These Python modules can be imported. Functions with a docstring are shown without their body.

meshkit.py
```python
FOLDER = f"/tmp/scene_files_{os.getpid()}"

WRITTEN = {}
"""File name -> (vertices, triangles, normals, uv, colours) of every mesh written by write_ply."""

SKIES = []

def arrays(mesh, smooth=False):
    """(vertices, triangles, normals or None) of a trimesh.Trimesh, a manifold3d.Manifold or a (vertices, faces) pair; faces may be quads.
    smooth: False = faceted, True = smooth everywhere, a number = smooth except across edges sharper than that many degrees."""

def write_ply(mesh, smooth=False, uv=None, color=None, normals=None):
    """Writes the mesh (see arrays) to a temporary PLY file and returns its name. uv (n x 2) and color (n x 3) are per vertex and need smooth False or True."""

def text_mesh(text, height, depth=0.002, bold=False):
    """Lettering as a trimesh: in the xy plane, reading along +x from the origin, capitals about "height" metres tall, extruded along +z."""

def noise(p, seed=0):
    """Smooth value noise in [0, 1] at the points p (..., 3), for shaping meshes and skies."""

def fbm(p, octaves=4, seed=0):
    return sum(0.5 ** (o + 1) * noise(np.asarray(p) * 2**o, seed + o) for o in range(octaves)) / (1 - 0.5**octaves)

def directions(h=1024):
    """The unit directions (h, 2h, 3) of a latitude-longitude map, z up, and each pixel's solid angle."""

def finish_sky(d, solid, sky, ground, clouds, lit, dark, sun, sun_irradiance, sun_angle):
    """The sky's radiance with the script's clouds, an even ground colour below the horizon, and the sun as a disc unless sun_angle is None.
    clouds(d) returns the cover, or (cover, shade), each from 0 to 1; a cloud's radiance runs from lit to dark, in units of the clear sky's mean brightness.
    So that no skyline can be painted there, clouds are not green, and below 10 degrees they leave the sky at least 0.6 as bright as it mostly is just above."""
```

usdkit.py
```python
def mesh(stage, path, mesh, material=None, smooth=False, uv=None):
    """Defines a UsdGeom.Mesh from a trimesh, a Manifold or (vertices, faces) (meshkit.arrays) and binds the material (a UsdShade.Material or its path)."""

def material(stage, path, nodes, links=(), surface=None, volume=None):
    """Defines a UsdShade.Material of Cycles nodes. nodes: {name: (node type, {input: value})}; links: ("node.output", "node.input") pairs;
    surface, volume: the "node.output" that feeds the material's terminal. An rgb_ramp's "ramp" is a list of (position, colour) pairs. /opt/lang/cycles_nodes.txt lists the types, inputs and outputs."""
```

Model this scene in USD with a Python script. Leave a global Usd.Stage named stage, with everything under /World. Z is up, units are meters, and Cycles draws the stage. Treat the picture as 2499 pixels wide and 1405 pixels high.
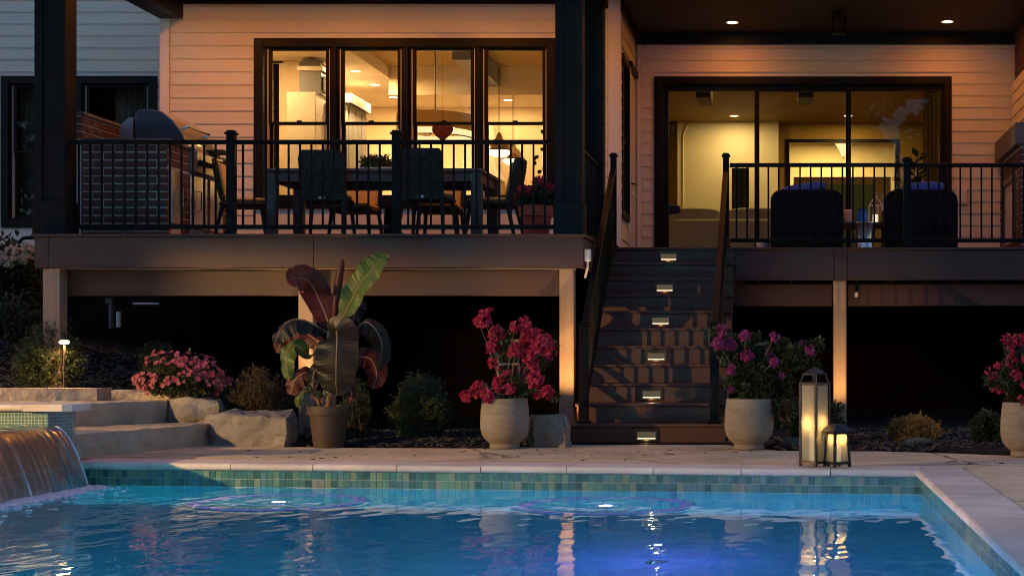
import math, numpy as np, trimesh, usdkit, meshkit
from pxr import Usd, UsdGeom, UsdLux, UsdShade, Gf, Sdf

stage = Usd.Stage.CreateInMemory()
UsdGeom.SetStageUpAxis(stage, 'Z')
UsdGeom.Xform.Define(stage, '/World')
UsdGeom.Scope.Define(stage, '/World/Looks')

# ------------------------------------------------------------------ camera, sky, sun, exposure
F, CX, CY, H = 3880.0, 1912.0, 853.0, 0.86      # focal length and principal point in photo pixels, eye height over the patio
cam = UsdGeom.Camera.Define(stage, '/World/camera')
cam.CreateHorizontalApertureAttr(36.0)
cam.CreateVerticalApertureAttr(36.0 * 575 / 1024)
cam.CreateFocalLengthAttr(F / 2499 * 36)
cam.CreateHorizontalApertureOffsetAttr((1249.5 - CX) / 2499 * 36)
cam.CreateVerticalApertureOffsetAttr((CY - 702.5) / 2499 * 36)
cam.AddTranslateOp().Set(Gf.Vec3d(0, 0, H))
cam.AddRotateXOp().Set(90.0)
cam.CreateClippingRangeAttr(Gf.Vec2f(0.05, 5000))
EXPO = 1.0
cam.CreateExposureAttr(EXPO)

SUN_EL, SUN_AZ = math.radians(5.0), math.radians(40)      # low afterglow behind the house
SKY, SUNI = 0.15, 0.02
usdkit.material(stage, '/World/Looks/sky', {
    's': ('sky_texture', {'sky_type': 'single_scattering', 'sun_disc': False, 'sun_elevation': SUN_EL, 'sun_rotation': SUN_AZ,
                          'air_density': 1.0, 'aerosol_density': 0.6, 'ozone_density': 2.0}),
    't': ('mix', {'mix_type': 'multiply', 'fac': 1.0, 'color2': (1.0, .95, 1.32)}),
    'b': ('background_shader', {'strength': SKY})}, [('s.color', 't.color1'), ('t.color', 'b.color')], surface='b.background')
dome = UsdLux.DomeLight.Define(stage, '/World/sky')
UsdShade.MaterialBindingAPI.Apply(dome.GetPrim()).Bind(UsdShade.Material.Get(stage, '/World/Looks/sky'))
dome.GetPrim().SetCustomDataByKey('kind', 'structure')
sun = UsdLux.DistantLight.Define(stage, '/World/sun')
sun.CreateIntensityAttr(SUNI); sun.CreateAngleAttr(0.5); sun.CreateNormalizeAttr(True)
sun.CreateColorAttr(Gf.Vec3f(1, .82, .62))
sd = np.array([math.sin(SUN_AZ) * math.cos(SUN_EL), math.cos(SUN_AZ) * math.cos(SUN_EL), math.sin(SUN_EL)])
sun.MakeMatrixXform().Set(Gf.Matrix4d().SetRotate(Gf.Rotation(Gf.Vec3d(0, 0, 1), Gf.Vec3d(*map(float, sd)))))

# lamp brightness, one line per kind of lamp
LP = dict(porch_left=10, porch_right=3.2, kitchen=55, chandelier=6, pendant=2.2, living=12, backroom=45, path=7, candle=0.7,
          uplight=38, step=0.10, pool_blue=340, pool_violet=95, spot=1250)
KE = 2.0 ** -EXPO                              # lamp figures are for exposure 0
WARM, AMBER = (1, .50, .20), (1, .60, .26)

# ------------------------------------------------------------------ helpers
rng = np.random.default_rng(7)
def XP(px, Y): return (px - CX) * Y / F
def ZP(py, Y): return H + (CY - py) * Y / F
def P(px, py, Y): return np.array([XP(px, Y), Y, ZP(py, Y)])

class Node:
    def __init__(s, path, base, local): s.path, s.base, s.local = path, np.asarray(base, float), local
    @property
    def prim(s): return stage.GetPrimAtPath(s.path)

taken = {}
def fresh(parent, name):
    k = parent + '/' + name
    n = taken.get(k, 0); taken[k] = n + 1
    return k if n == 0 else f'{k}_{n:03d}'

def data(prim, label=None, cat=None, group=None, kind=None):
    for k, v in (('label', label), ('category', cat), ('group', group), ('kind', kind)):
        if v: prim.SetCustomDataByKey(k, v)

def thing(name, label, cat, base=(0, 0, 0), group=None, local=False, rz=0):
    p = fresh('/World', name)
    x = UsdGeom.Xform.Define(stage, p)
    x.AddTranslateOp().Set(Gf.Vec3d(*map(float, base)))
    if rz: x.AddRotateZOp().Set(float(rz))
    data(x.GetPrim(), label, cat, group)
    return Node(p, base, local)

def dup(n, loc, label, rz=0, group=None):
    p = fresh('/World', n.path.split('/')[-1])
    x = UsdGeom.Xform.Define(stage, p)
    x.GetPrim().GetReferences().AddInternalReference(n.path)
    x.ClearXformOpOrder()
    x.GetPrim().SetInstanceable(True)
    was = n.prim.GetCustomData()
    x = UsdGeom.Xformable(x.GetPrim())
    x.MakeMatrixXform().Set(Gf.Matrix4d().SetRotate(Gf.Rotation(Gf.Vec3d(0, 0, 1), float(rz))) * Gf.Matrix4d().SetTranslate(Gf.Vec3d(*map(float, loc))))
    data(x.GetPrim(), label, was['category'], group or was.get('group'))
    return p

def obj(name, mesh, mat, parent=None, smooth=False, label=None, cat=None, group=None, kind=None):
    v, f = tri(mesh)
    used = np.unique(f)
    if len(used) < len(v): inv = np.zeros(len(v), int); inv[used] = np.arange(len(used)); v, f = v[used], inv[f]
    if parent is None:
        p, base = fresh('/World', name), np.zeros(3)
        v = v.copy()
        base = np.array([v[:, 0].mean(), v[:, 1].mean(), v[:, 2].min()])
        v = v - base
    else:
        p, base = fresh(parent.path, name), parent.base
        if not parent.local: v = v - base
    m = usdkit.mesh(stage, p, (v, f), mat_path(mat), smooth=smooth)
    if parent is None: UsdGeom.Xformable(m).AddTranslateOp().Set(Gf.Vec3d(*map(float, base)))
    data(m.GetPrim(), label, cat, group, kind)
    n = Node(p, base, parent.local if parent is not None else False)
    return n

def tri(mesh):
    if isinstance(mesh, MB): mesh = mesh.get()
    if hasattr(mesh, 'vertices'): return np.array(mesh.vertices, float), np.array(mesh.faces, int)
    v, f = mesh
    v, f = np.asarray(v, float), np.asarray(f, int)
    if f.shape[1] == 4: f = np.vstack([f[:, [0, 1, 2]], f[:, [0, 2, 3]]])
    return v, f

BOXF = np.array([[0, 2, 3, 1], [4, 5, 7, 6], [0, 1, 5, 4], [2, 6, 7, 3], [0, 4, 6, 2], [1, 3, 7, 5]])
def boxm(x0, x1, y0, y1, z0, z1):
    v = np.array([[x, y, z] for z in (z0, z1) for y in (y0, y1) for x in (x0, x1)], float)
    return tri((v, BOXF))

def rbox(x0, x1, y0, y1, z0, z1, b=0.004):
    pts = []
    for x, sx in ((x0, 1), (x1, -1)):
        for y, sy in ((y0, 1), (y1, -1)):
            for z, sz in ((z0, 1), (z1, -1)):
                pts += [[x, y + sy * b, z + sz * b], [x + sx * b, y, z + sz * b], [x + sx * b, y + sy * b, z]]
    h = trimesh.convex.convex_hull(np.array(pts))
    return np.array(h.vertices), np.array(h.faces)

class MB:
    def __init__(s): s.v, s.f, s.n = [], [], 0
    def add(s, mesh):
        v, f = tri(mesh); s.v.append(v); s.f.append(f + s.n); s.n += len(v); return s
    def box(s, *a): return s.add(boxm(*a))
    def rbox(s, *a, b=0.004): return s.add(rbox(*a, b=b))
    def tube(s, pts, r, n=8, caps=True): return s.add(tube(pts, r, n, caps))
    def lathe(s, prof, c=(0, 0, 0), n=32): return s.add(lathe(prof, c, n))
    def get(s): return (np.vstack(s.v), np.vstack(s.f))

def tube(pts, r, n=8, caps=True):
    pts = np.asarray(pts, float); r = np.broadcast_to(np.asarray(r, float), len(pts))
    t = np.gradient(pts, axis=0); t /= np.maximum(np.linalg.norm(t, axis=1, keepdims=True), 1e-9)
    u = np.cross(t[0], [0, 0, 1.0])
    if np.linalg.norm(u) < .1: u = np.cross(t[0], [1.0, 0, 0])
    u /= np.linalg.norm(u)
    a = np.arange(n) / n * 2 * np.pi
    v = []
    for i in range(len(pts)):
        u = u - t[i] * (u @ t[i]); u /= max(np.linalg.norm(u), 1e-9); w = np.cross(t[i], u)
        v.append(pts[i] + r[i] * (np.cos(a)[:, None] * u + np.sin(a)[:, None] * w))
    v = np.vstack(v); f = []
    for i in range(len(pts) - 1):
        for k in range(n):
            f.append([i * n + k, i * n + (k + 1) % n, (i + 1) * n + (k + 1) % n, (i + 1) * n + k])
    v, f = tri((v, np.array(f)))
    if caps:
        m = len(v); e = (len(pts) - 1) * n
        v = np.vstack([v, pts[0], pts[-1]])
        f = np.vstack([f] + [[[m, (k + 1) % n, k], [m + 1, e + k, e + (k + 1) % n]] for k in range(n)])
    return v, f

def lathe(prof, c=(0, 0, 0), n=32):
    prof = np.asarray(prof, float); a = np.arange(n) / n * 2 * np.pi; m = len(prof)
    v = np.stack([np.outer(np.cos(a), prof[:, 0]), np.outer(np.sin(a), prof[:, 0]), np.tile(prof[:, 1], (n, 1))], -1).reshape(-1, 3) + np.asarray(c, float)
    f = [[k * m + i, ((k + 1) % n) * m + i, ((k + 1) % n) * m + i + 1, k * m + i + 1] for k in range(n) for i in range(m - 1)]
    return tri((v, np.array(f)))

def rot(a, ax):
    c, s = math.cos(a), math.sin(a)
    return {'x': np.array([[1, 0, 0], [0, c, -s], [0, s, c]]), 'y': np.array([[c, 0, s], [0, 1, 0], [-s, 0, c]]), 'z': np.array([[c, -s, 0], [s, c, 0], [0, 0, 1]])}[ax]
def xf(mesh, R=None, t=(0, 0, 0), s=1):
    v, f = tri(mesh); v = v * np.asarray(s)
    if R is not None: v = v @ R.T
    return v + np.asarray(t, float), f
def extrude(poly, z0, z1):
    from shapely.geometry import Polygon
    p = poly if hasattr(poly, 'exterior') else Polygon(poly)
    m = trimesh.creation.extrude_polygon(p, z1 - z0, engine='earcut'); m.apply_translation([0, 0, z0]); return m
def prism(profile, axis, a0, a1):
    """extrudes a 2D outline: axis 'x' -> outline in (y,z); 'y' -> outline in (x,z)"""
    m = extrude(profile, 0, a1 - a0); v, f = np.array(m.vertices), np.array(m.faces)
    if axis == 'x': v = np.stack([v[:, 2] + a0, v[:, 0], v[:, 1]], 1); return v, f
    v = np.stack([v[:, 0], v[:, 2] + a0, v[:, 1]], 1); return v, f[:, ::-1]

# ------------------------------------------------------------------ lights
def colour(c): return Gf.Vec3f(*map(float, c))
def sphere_light(parent, loc, r, power, col, cone=None, aim=None, soft=.5, name='bulb_light'):
    L = UsdLux.SphereLight.Define(stage, parent.path + '/' + name)
    L.CreateRadiusAttr(r); L.CreateIntensityAttr(float(power) * KE); L.CreateNormalizeAttr(True); L.CreateColorAttr(colour(col))
    p = np.asarray(loc, float) - (0 if parent.local else parent.base)
    if aim is not None:
        d = np.asarray(aim, float) - np.asarray(loc, float); d /= np.linalg.norm(d)
        m = Gf.Matrix4d().SetRotate(Gf.Rotation(Gf.Vec3d(0, 0, -1), Gf.Vec3d(*map(float, d)))) * Gf.Matrix4d().SetTranslate(Gf.Vec3d(*map(float, p)))
        L.MakeMatrixXform().Set(m)
        s = UsdLux.ShapingAPI.Apply(L.GetPrim()); s.CreateShapingConeAngleAttr(float(cone)); s.CreateShapingConeSoftnessAttr(float(soft))
    else: L.AddTranslateOp().Set(Gf.Vec3d(*map(float, p)))
def disk_light(parent, loc, r, power, col, aim=(0, 0, -1), name='bulb_light'):
    L = UsdLux.DiskLight.Define(stage, parent.path + '/' + name)
    L.CreateRadiusAttr(r); L.CreateIntensityAttr(float(power) * KE); L.CreateNormalizeAttr(True); L.CreateColorAttr(colour(col))
    p = np.asarray(loc, float) - (0 if parent.local else parent.base); d = np.asarray(aim, float); d /= np.linalg.norm(d)
    L.MakeMatrixXform().Set(Gf.Matrix4d().SetRotate(Gf.Rotation(Gf.Vec3d(0, 0, -1), Gf.Vec3d(*map(float, d)))) * Gf.Matrix4d().SetTranslate(Gf.Vec3d(*map(float, p))))

# ------------------------------------------------------------------ materials
def mat_path(m): return '/World/Looks/' + m if isinstance(m, str) else m
def pm(name, c1, c2=None, scale=5.0, rough=.6, bump=0.0, bscale=None, stretch=(1, 1, 1), metallic=0.0, spec=.5, detail=4.0, island=0.0, transl=0.0, bdist=.01, coat=0.0, lo=.3, hi=.7, back=None, transm=0):
    n = {'g': ('geometry', {}), 'm': ('mapping', {'scale': stretch}), 'p': ('principled_bsdf', {'roughness': rough, 'metallic': metallic, 'specular_ior_level': spec, 'coat_weight': coat})}
    l = [('g.position', 'm.vector')]
    c2 = c1 if c2 is None else c2
    n['n'] = ('noise_texture', {'scale': scale, 'detail': detail, 'roughness': .6}); l.append(('m.vector', 'n.vector'))
    n['r'] = ('rgb_ramp', {'ramp': [(lo, c1), (hi, c2)]}); l.append(('n.fac', 'r.fac'))
    out = 'r.color'
    if island:
        n['hr'] = ('map_range', {'from_min': 0., 'from_max': 1., 'to_min': 1 - island, 'to_max': 1 + island}); l.append(('g.random_per_island', 'hr.value'))
        n['hs'] = ('hsv', {'hue': .5, 'saturation': 1., 'fac': 1.}); l += [(out, 'hs.color'), ('hr.result', 'hs.value')]
        out = 'hs.color'
    if back is not None:
        n['bk'] = ('mix', {'mix_type': 'mix', 'color2': back}); l += [('g.backfacing', 'bk.fac'), (out, 'bk.color1')]; out = 'bk.color'
    l.append((out, 'p.base_color'))
    if bump:
        n['bn'] = ('noise_texture', {'scale': bscale or scale * 4, 'detail': 5., 'roughness': .6}); l.append(('m.vector', 'bn.vector'))
        n['b'] = ('bump', {'strength': bump, 'distance': bdist}); l += [('bn.fac', 'b.height'), ('b.normal', 'p.normal')]
    surf = 'p.BSDF'
    if transl:
        n['t'] = ('translucent_bsdf', {}); n['mx'] = ('mix_closure', {'fac': transl}); l += [(out, 't.color'), ('p.BSDF', 'mx.closure1'), ('t.BSDF', 'mx.closure2')]; surf = 'mx.closure'
    usdkit.material(stage, '/World/Looks/' + name, n, l, surface=surf)
    return name
def em(name, col, strength):
    usdkit.material(stage, '/World/Looks/' + name, {'e': ('emission', {'color': col, 'strength': float(strength) * KE})}, [], surface='e.emission'); return name

# paints and claddings
pm('siding', (0.6, 0.535, 0.39), (0.66, 0.59, 0.44), 1.5, .55, .25, 30, (.4, 1, 6), bdist=.004)
pm('white_trim', (0.64, 0.585, 0.5), (0.7, 0.64, 0.55), 2, .45, .1, 40)
pm('dark_trim', (0.005, 0.0027, 0.002), (0.008, 0.0045, 0.0035), 3, .45, .1, 60, spec=.16)
pm('black_metal', (0.004, 0.0036, 0.004), (0.006, 0.0055, 0.006), 6, .5, .08, 120, spec=.10)
pm('column_paint', (.010, .009, .009), (.014, .013, .013), 3, .6, .15, 40, (1, 1, .2), spec=.06)
pm('soffit_wood', (0.02, 0.008, 0.003), (0.034, 0.013, 0.006), 3, .55, .2, 40, (.15, 4, 4), spec=.2)
pm('deck_board', (0.042, 0.0145, 0.0075), (0.06, 0.0225, 0.0125), 2.5, .6, .3, 30, (.12, 2, 6), bdist=.004)
pm('stair_board', (0.066, 0.025, 0.012), (0.092, 0.037, 0.019), 2.5, .6, .3, 30, (.12, 3, 6), bdist=.004)
pm('post_wood', (0.24, 0.155, 0.095), (0.33, 0.225, 0.145), 2.5, .6, .35, 20, (5, 5, .25), bdist=.006)
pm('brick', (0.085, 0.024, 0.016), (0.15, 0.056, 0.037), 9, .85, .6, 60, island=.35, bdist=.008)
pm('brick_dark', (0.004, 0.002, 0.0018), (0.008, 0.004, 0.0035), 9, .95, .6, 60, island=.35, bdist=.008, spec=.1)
pm('mortar', (.42, .38, .34), (.5, .46, .42), 20, .9, .5, 90)
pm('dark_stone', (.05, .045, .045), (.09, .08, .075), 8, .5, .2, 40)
pm('steel', (.55, .54, .53), (.62, .61, .60), 6, .28, .06, 80, (1, 1, 30), metallic=1.0)
pm('chrome', (.75, .74, .72), (.8, .79, .77), 6, .12, 0, metallic=1.0)
usdkit.material(stage, '/World/Looks/concrete', {
    'g': ('geometry', {}), 'n': ('noise_texture', {'scale': 1.4, 'detail': 9., 'roughness': .65}), 'n2': ('noise_texture', {'scale': 26., 'detail': 5.}),
    'r': ('rgb_ramp', {'ramp': [(.30, (.42, .315, .18)), (.52, (.60, .47, .28)), (.72, (.70, .565, .36))]}),
    'r2': ('rgb_ramp', {'ramp': [(.28, (.62, .58, .52)), (.5, (1, 1, 1))]}),
    'dn': ('noise_texture', {'scale': 2.2, 'detail': 3.}), 'dm': ('mix_vector', {'fac': .12}),
    'v': ('voronoi_texture', {'feature': 'distance_to_edge', 'scale': .55}), 'r3': ('rgb_ramp', {'ramp': [(.0, (.25, .2, .15)), (.006, (.45, .4, .33)), (.014, (1, 1, 1))]}),
    'm1': ('mix', {'mix_type': 'multiply', 'fac': 1.}), 'm2': ('mix', {'mix_type': 'multiply', 'fac': .75}),
    'b': ('bump', {'strength': .45, 'distance': .008}), 'p': ('principled_bsdf', {'roughness': .72, 'specular_ior_level': .4})},
    [('g.position', 'n.vector'), ('g.position', 'n2.vector'), ('g.position', 'dn.vector'), ('g.position', 'dm.a'), ('dn.color', 'dm.b'), ('dm.result', 'v.vector'), ('v.distance', 'r3.fac'),
     ('n.fac', 'r.fac'), ('n2.fac', 'r2.fac'), ('r.color', 'm1.color1'), ('r2.color', 'm1.color2'), ('m1.color', 'm2.color1'), ('r3.color', 'm2.color2'), ('m2.color', 'p.base_color'), ('n2.fac', 'b.height'), ('b.normal', 'p.normal')], surface='p.BSDF')
for k_, q_ in enumerate((1.0, .92, 1.06)): pm('coping' + ['', '_b', '_c'][k_], tuple(x * q_ for x in (.47, .405, .33)), tuple(x * q_ for x in (.64, .575, .49)), 2.3, .65, .45, 45, bdist=.005, detail=9)
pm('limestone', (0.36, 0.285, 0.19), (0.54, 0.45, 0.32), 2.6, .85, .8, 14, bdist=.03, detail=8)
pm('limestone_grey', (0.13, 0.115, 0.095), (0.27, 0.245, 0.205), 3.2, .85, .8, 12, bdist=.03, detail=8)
pm('mulch', (0.009, 0.0075, 0.007), (0.025, 0.021, 0.019), 14, .95, 1.0, 40, bdist=.04, spec=.15)
pm('slate', (0.02, 0.02, 0.023), (0.07, 0.066, 0.066), 10, .55, .3, 60, island=.6)
pm('soil', (.02, .014, .01), (.05, .035, .025), 30, .95, .8, 60)
pm('wicker', (.020, .016, .014), (.060, .050, .044), 40, .8, .8, 90, bdist=.01, spec=.15)
pm('wicker_dark', (.006, .005, .0045), (.018, .015, .013), 40, .8, .8, 90, bdist=.01, spec=.1)
pm('table_wood', (0.045, 0.034, 0.032), (0.07, 0.055, 0.05), 3, .55, .2, 40, (.3, 3, 6))
pm('cushion', (.42, .27, .07), (.5, .33, .1), 20, .9, .2, 200)
pm('blue_cloth', (.03, .055, .20), (.045, .075, .27), 20, .9, .2, 200)
pm('terracotta', (0.4, 0.055, 0.02), (0.48, 0.08, 0.03), 5, .75, .2, 40)
pm('brown_pot', (0.036, 0.019, 0.008), (0.05, 0.027, 0.012), 5, .6, .15, 40)
pm('stone_pot', (0.19, 0.148, 0.1), (0.28, 0.225, 0.16), 5, .85, .9, 26, (1.0, 1.0, 5), bdist=.006)
pm('leaf_bush', (0.06, 0.1, 0.022), (0.14, 0.165, 0.045), 7, .55, island=.45, transl=.25)
pm('leaf_dark', (0.028, 0.055, 0.016), (0.06, 0.09, 0.026), 7, .5, island=.45, transl=.25)
pm('leaf_brown', (0.13, 0.1, 0.035), (0.2, 0.115, 0.04), 7, .6, island=.5, transl=.25)
pm('leaf_gold', (0.36, 0.24, 0.06), (0.5, 0.3, 0.07), 7, .65, island=.4, transl=.25)
pm('leaf_blue', (.16, .22, .22), (.24, .31, .30), 7, .6, island=.3, transl=.2)
pm('leaf_boug', (.045, .085, .020), (.12, .13, .035), 7, .5, island=.5, transl=.3)
pm('bract_red', (.52, .012, .055), (.62, .03, .10), 7, .65, island=.35, transl=.35)
pm('bract_magenta', (.42, .02, .20), (.50, .05, .22), 7, .65, island=.4, transl=.35)
pm('petal_pink', (.50, .05, .10), (.70, .20, .24), 9, .65, island=.4, transl=.35)
pm('petal_cream', (.62, .54, .38), (.72, .64, .46), 7, .7, island=.25, transl=.35)
pm('petal_red', (.45, .012, .05), (.55, .03, .09), 7, .65, island=.3, transl=.3)
pm('twig', (.09, .06, .035), (.14, .1, .06), 12, .8)
pm('banana_green', (0.018, 0.06, 0.013), (0.11, 0.15, 0.022), 2.6, .42, .3, 30, spec=.3, back=(.15, .030, .022), transl=.3, bdist=.004)
pm('banana_maroon', (0.055, 0.008, 0.006), (0.1, 0.02, 0.01), 3.4, .45, .3, 30, spec=.3, back=(.17, .035, .02), transl=.3, bdist=.004)
pm('banana_dark', (0.006, 0.013, 0.006), (0.026, 0.011, 0.006), 3.4, .42, .3, 30, spec=.3, back=(.16, .03, .022), transl=.2, bdist=.004)
pm('banana_stem', (.16, .07, .045), (.28, .16, .08), 6, .6, .4, 20, (8, 8, 1))
pm('wood_light', (0.24, 0.16, 0.09), (0.32, 0.22, 0.13), 5, .7, .2, 40, (6, 6, 1))
pm('pvc', (.42, .42, .42), (.5, .5, .5), 5, .5)
pm('grey_plastic', (0.03, 0.03, 0.034), (0.045, 0.045, 0.05), 5, .5)
pm('bronze', (.085, .062, .040), (.12, .09, .06), 12, .42, .1, 90, metallic=.7)
pm('lantern_metal', (0.008, 0.0075, 0.0075), (0.014, 0.013, 0.0125), 12, .5, .2, 90, spec=.3)
usdkit.material(stage, '/World/Looks/candle_wax', {'p': ('principled_bsdf', {'base_color': (.78, .72, .60), 'roughness': .5, 'emission_color': (1, .80, .52), 'emission_strength': .9 * KE})}, [], surface='p.BSDF')
pm('pool_plaster', (0.05, 0.26, 0.36), (0.08, 0.34, 0.43), 5, .7, .2, 40)
pm('grout', (.55, .52, .40), (.62, .58, .46), 30, .85, .2, 80)
TILE_COLS = [(.045, .14, .125), (.07, .19, .165), (.055, .16, .16), (.11, .235, .17), (.16, .25, .16), (.085, .20, .215), (.20, .235, .20), (.035, .105, .10)]
for i, c in enumerate(TILE_COLS):
    pm(f'pool_tile_{i}', tuple(.8 * x for x in c), tuple(1.25 * x for x in c), 28, .16, .15, 60, spec=.6, lo=.25, hi=.75)
# interiors
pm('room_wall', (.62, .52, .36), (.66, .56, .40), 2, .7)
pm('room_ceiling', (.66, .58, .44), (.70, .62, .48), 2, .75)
pm('tray_lit_yellow', (.34, .235, .075), (.38, .27, .09), 2, .7)  # yellow light on the tray ceiling is put into its colour
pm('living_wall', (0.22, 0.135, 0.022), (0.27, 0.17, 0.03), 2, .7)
pm('living_panel', (0.5, 0.46, 0.38), (0.55, 0.51, 0.43), 2, .6)
pm('room_floor', (.16, .09, .045), (.22, .13, .07), 3, .4, .1, 40, (.2, 3, 1))
pm('cabinet_white', (.60, .55, .46), (.64, .59, .50), 2, .5)
pm('cabinet_blue', (0.13, 0.135, 0.14), (0.16, 0.165, 0.17), 2, .5)
pm('curtain', (.34, .35, .33), (.42, .43, .40), 3, .9, .3, 60, transl=.3)
pm('curtain_gold', (.40, .28, .06), (.48, .34, .08), 3, .9, .3, 60, transl=.3)
pm('drape_dark', (.03, .028, .024), (.05, .045, .04), 9, .9, .3, 60)
pm('sofa_cloth', (.58, .54, .44), (.64, .60, .5), 8, .9, .3, 120)
pm('painting_brown', (.09, .05, .02), (.16, .10, .04), 4, .7)
pm('painting_green', (0.012, 0.03, 0.012), (0.022, 0.05, 0.02), 3, .6)
pm('shade_cloth', (.50, .38, .22), (.60, .47, .28), 60, .9, transl=.3)
pm('heart_red', (0.6, 0.05, 0.04), (0.85, 0.5, 0.4), 40, .7, transl=.4)
pm('peach', (.6, .36, .26), (.66, .42, .3), 6, .6)
em('bulb_warm', (1, .66, .34), 9)
em('bulb_white', (1, .80, .55), 9)
em('bowl_glow', (1, .78, .50), 2.6)
em('step_plate', (1, .78, .5), .10)
em('shade_glow', (1, .70, .34), 1.6)
em('flame', (1, .55, .18), 14)
em('path_glow', (1, .62, .26), 12)
em('step_glow', (1, .80, .52), 1.3)
em('ripple_glow', (.26, .22, 1.0), .6)  # violet ripple light given as emission, not a lamp of its own
em('led_violet', (.42, .36, 1.0), 14)
# panes: mostly see-through with mirror reflections at a slant
def pane_mat(name, tint, rough=0.0, body=0.0, bodycol=(.6, .6, .6)):
    n = {'t': ('transparent_bsdf', {'color': tint}), 'g': ('glossy_bsdf', {'color': (.26, .26, .26), 'roughness': rough}), 'fr': ('fresnel', {'IOR': 1.5}), 'm': ('mix_closure', {})}
    l = [('fr.fac', 'm.fac'), ('t.BSDF', 'm.closure1'), ('g.BSDF', 'm.closure2')]; out = 'm.closure'
    if body:
        n['d'] = ('translucent_bsdf', {'color': bodycol}); n['d2'] = ('diffuse_bsdf', {'color': bodycol}); n['dm'] = ('mix_closure', {'fac': .5}); n['bm'] = ('mix_closure', {'fac': body})
        l += [('d.BSDF', 'dm.closure1'), ('d2.BSDF', 'dm.closure2'), ('m.closure', 'bm.closure1'), ('dm.closure', 'bm.closure2')]; out = 'bm.closure'
    usdkit.material(stage, '/World/Looks/' + name, n, l, surface=out)
pane_mat('window_pane', (.93, .93, .90))
pane_mat('lantern_pane', (.9, .88, .80), .05, .40, (.60, .54, .38))
usdkit.material(stage, '/World/Looks/water', {'p': ('glass_bsdf', {'color': (.86, .98, 1.0), 'IOR': 1.33, 'roughness': 0.0})}, [], surface='p.BSDF')
usdkit.material(stage, '/World/Looks/mosaic', {
    'g': ('geometry', {}), 'sp': ('separate_xyz', {}), 'ad': ('math', {'math_type': 'add'}), 'cb': ('combine_xyz', {}),
    'b': ('brick_texture', {'offset': 0., 'color1': (.05, .15, .15), 'color2': (.10, .23, .20), 'mortar': (.45, .45, .38), 'scale': 1., 'mortar_size': .0018, 'brick_width': .0254, 'row_height': .0254, 'bias': 0.}),
    'bu': ('bump', {'strength': .5, 'distance': .003, 'invert': True}),
    'p': ('principled_bsdf', {'roughness': .2})},
    [('g.position', 'sp.vector'), ('sp.x', 'ad.value1'), ('sp.y', 'ad.value2'), ('ad.value', 'cb.x'), ('sp.z', 'cb.y'), ('cb.vector', 'b.vector'), ('b.color', 'p.base_color'), ('b.fac', 'bu.height'), ('bu.normal', 'p.normal')], surface='p.BSDF')
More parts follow.
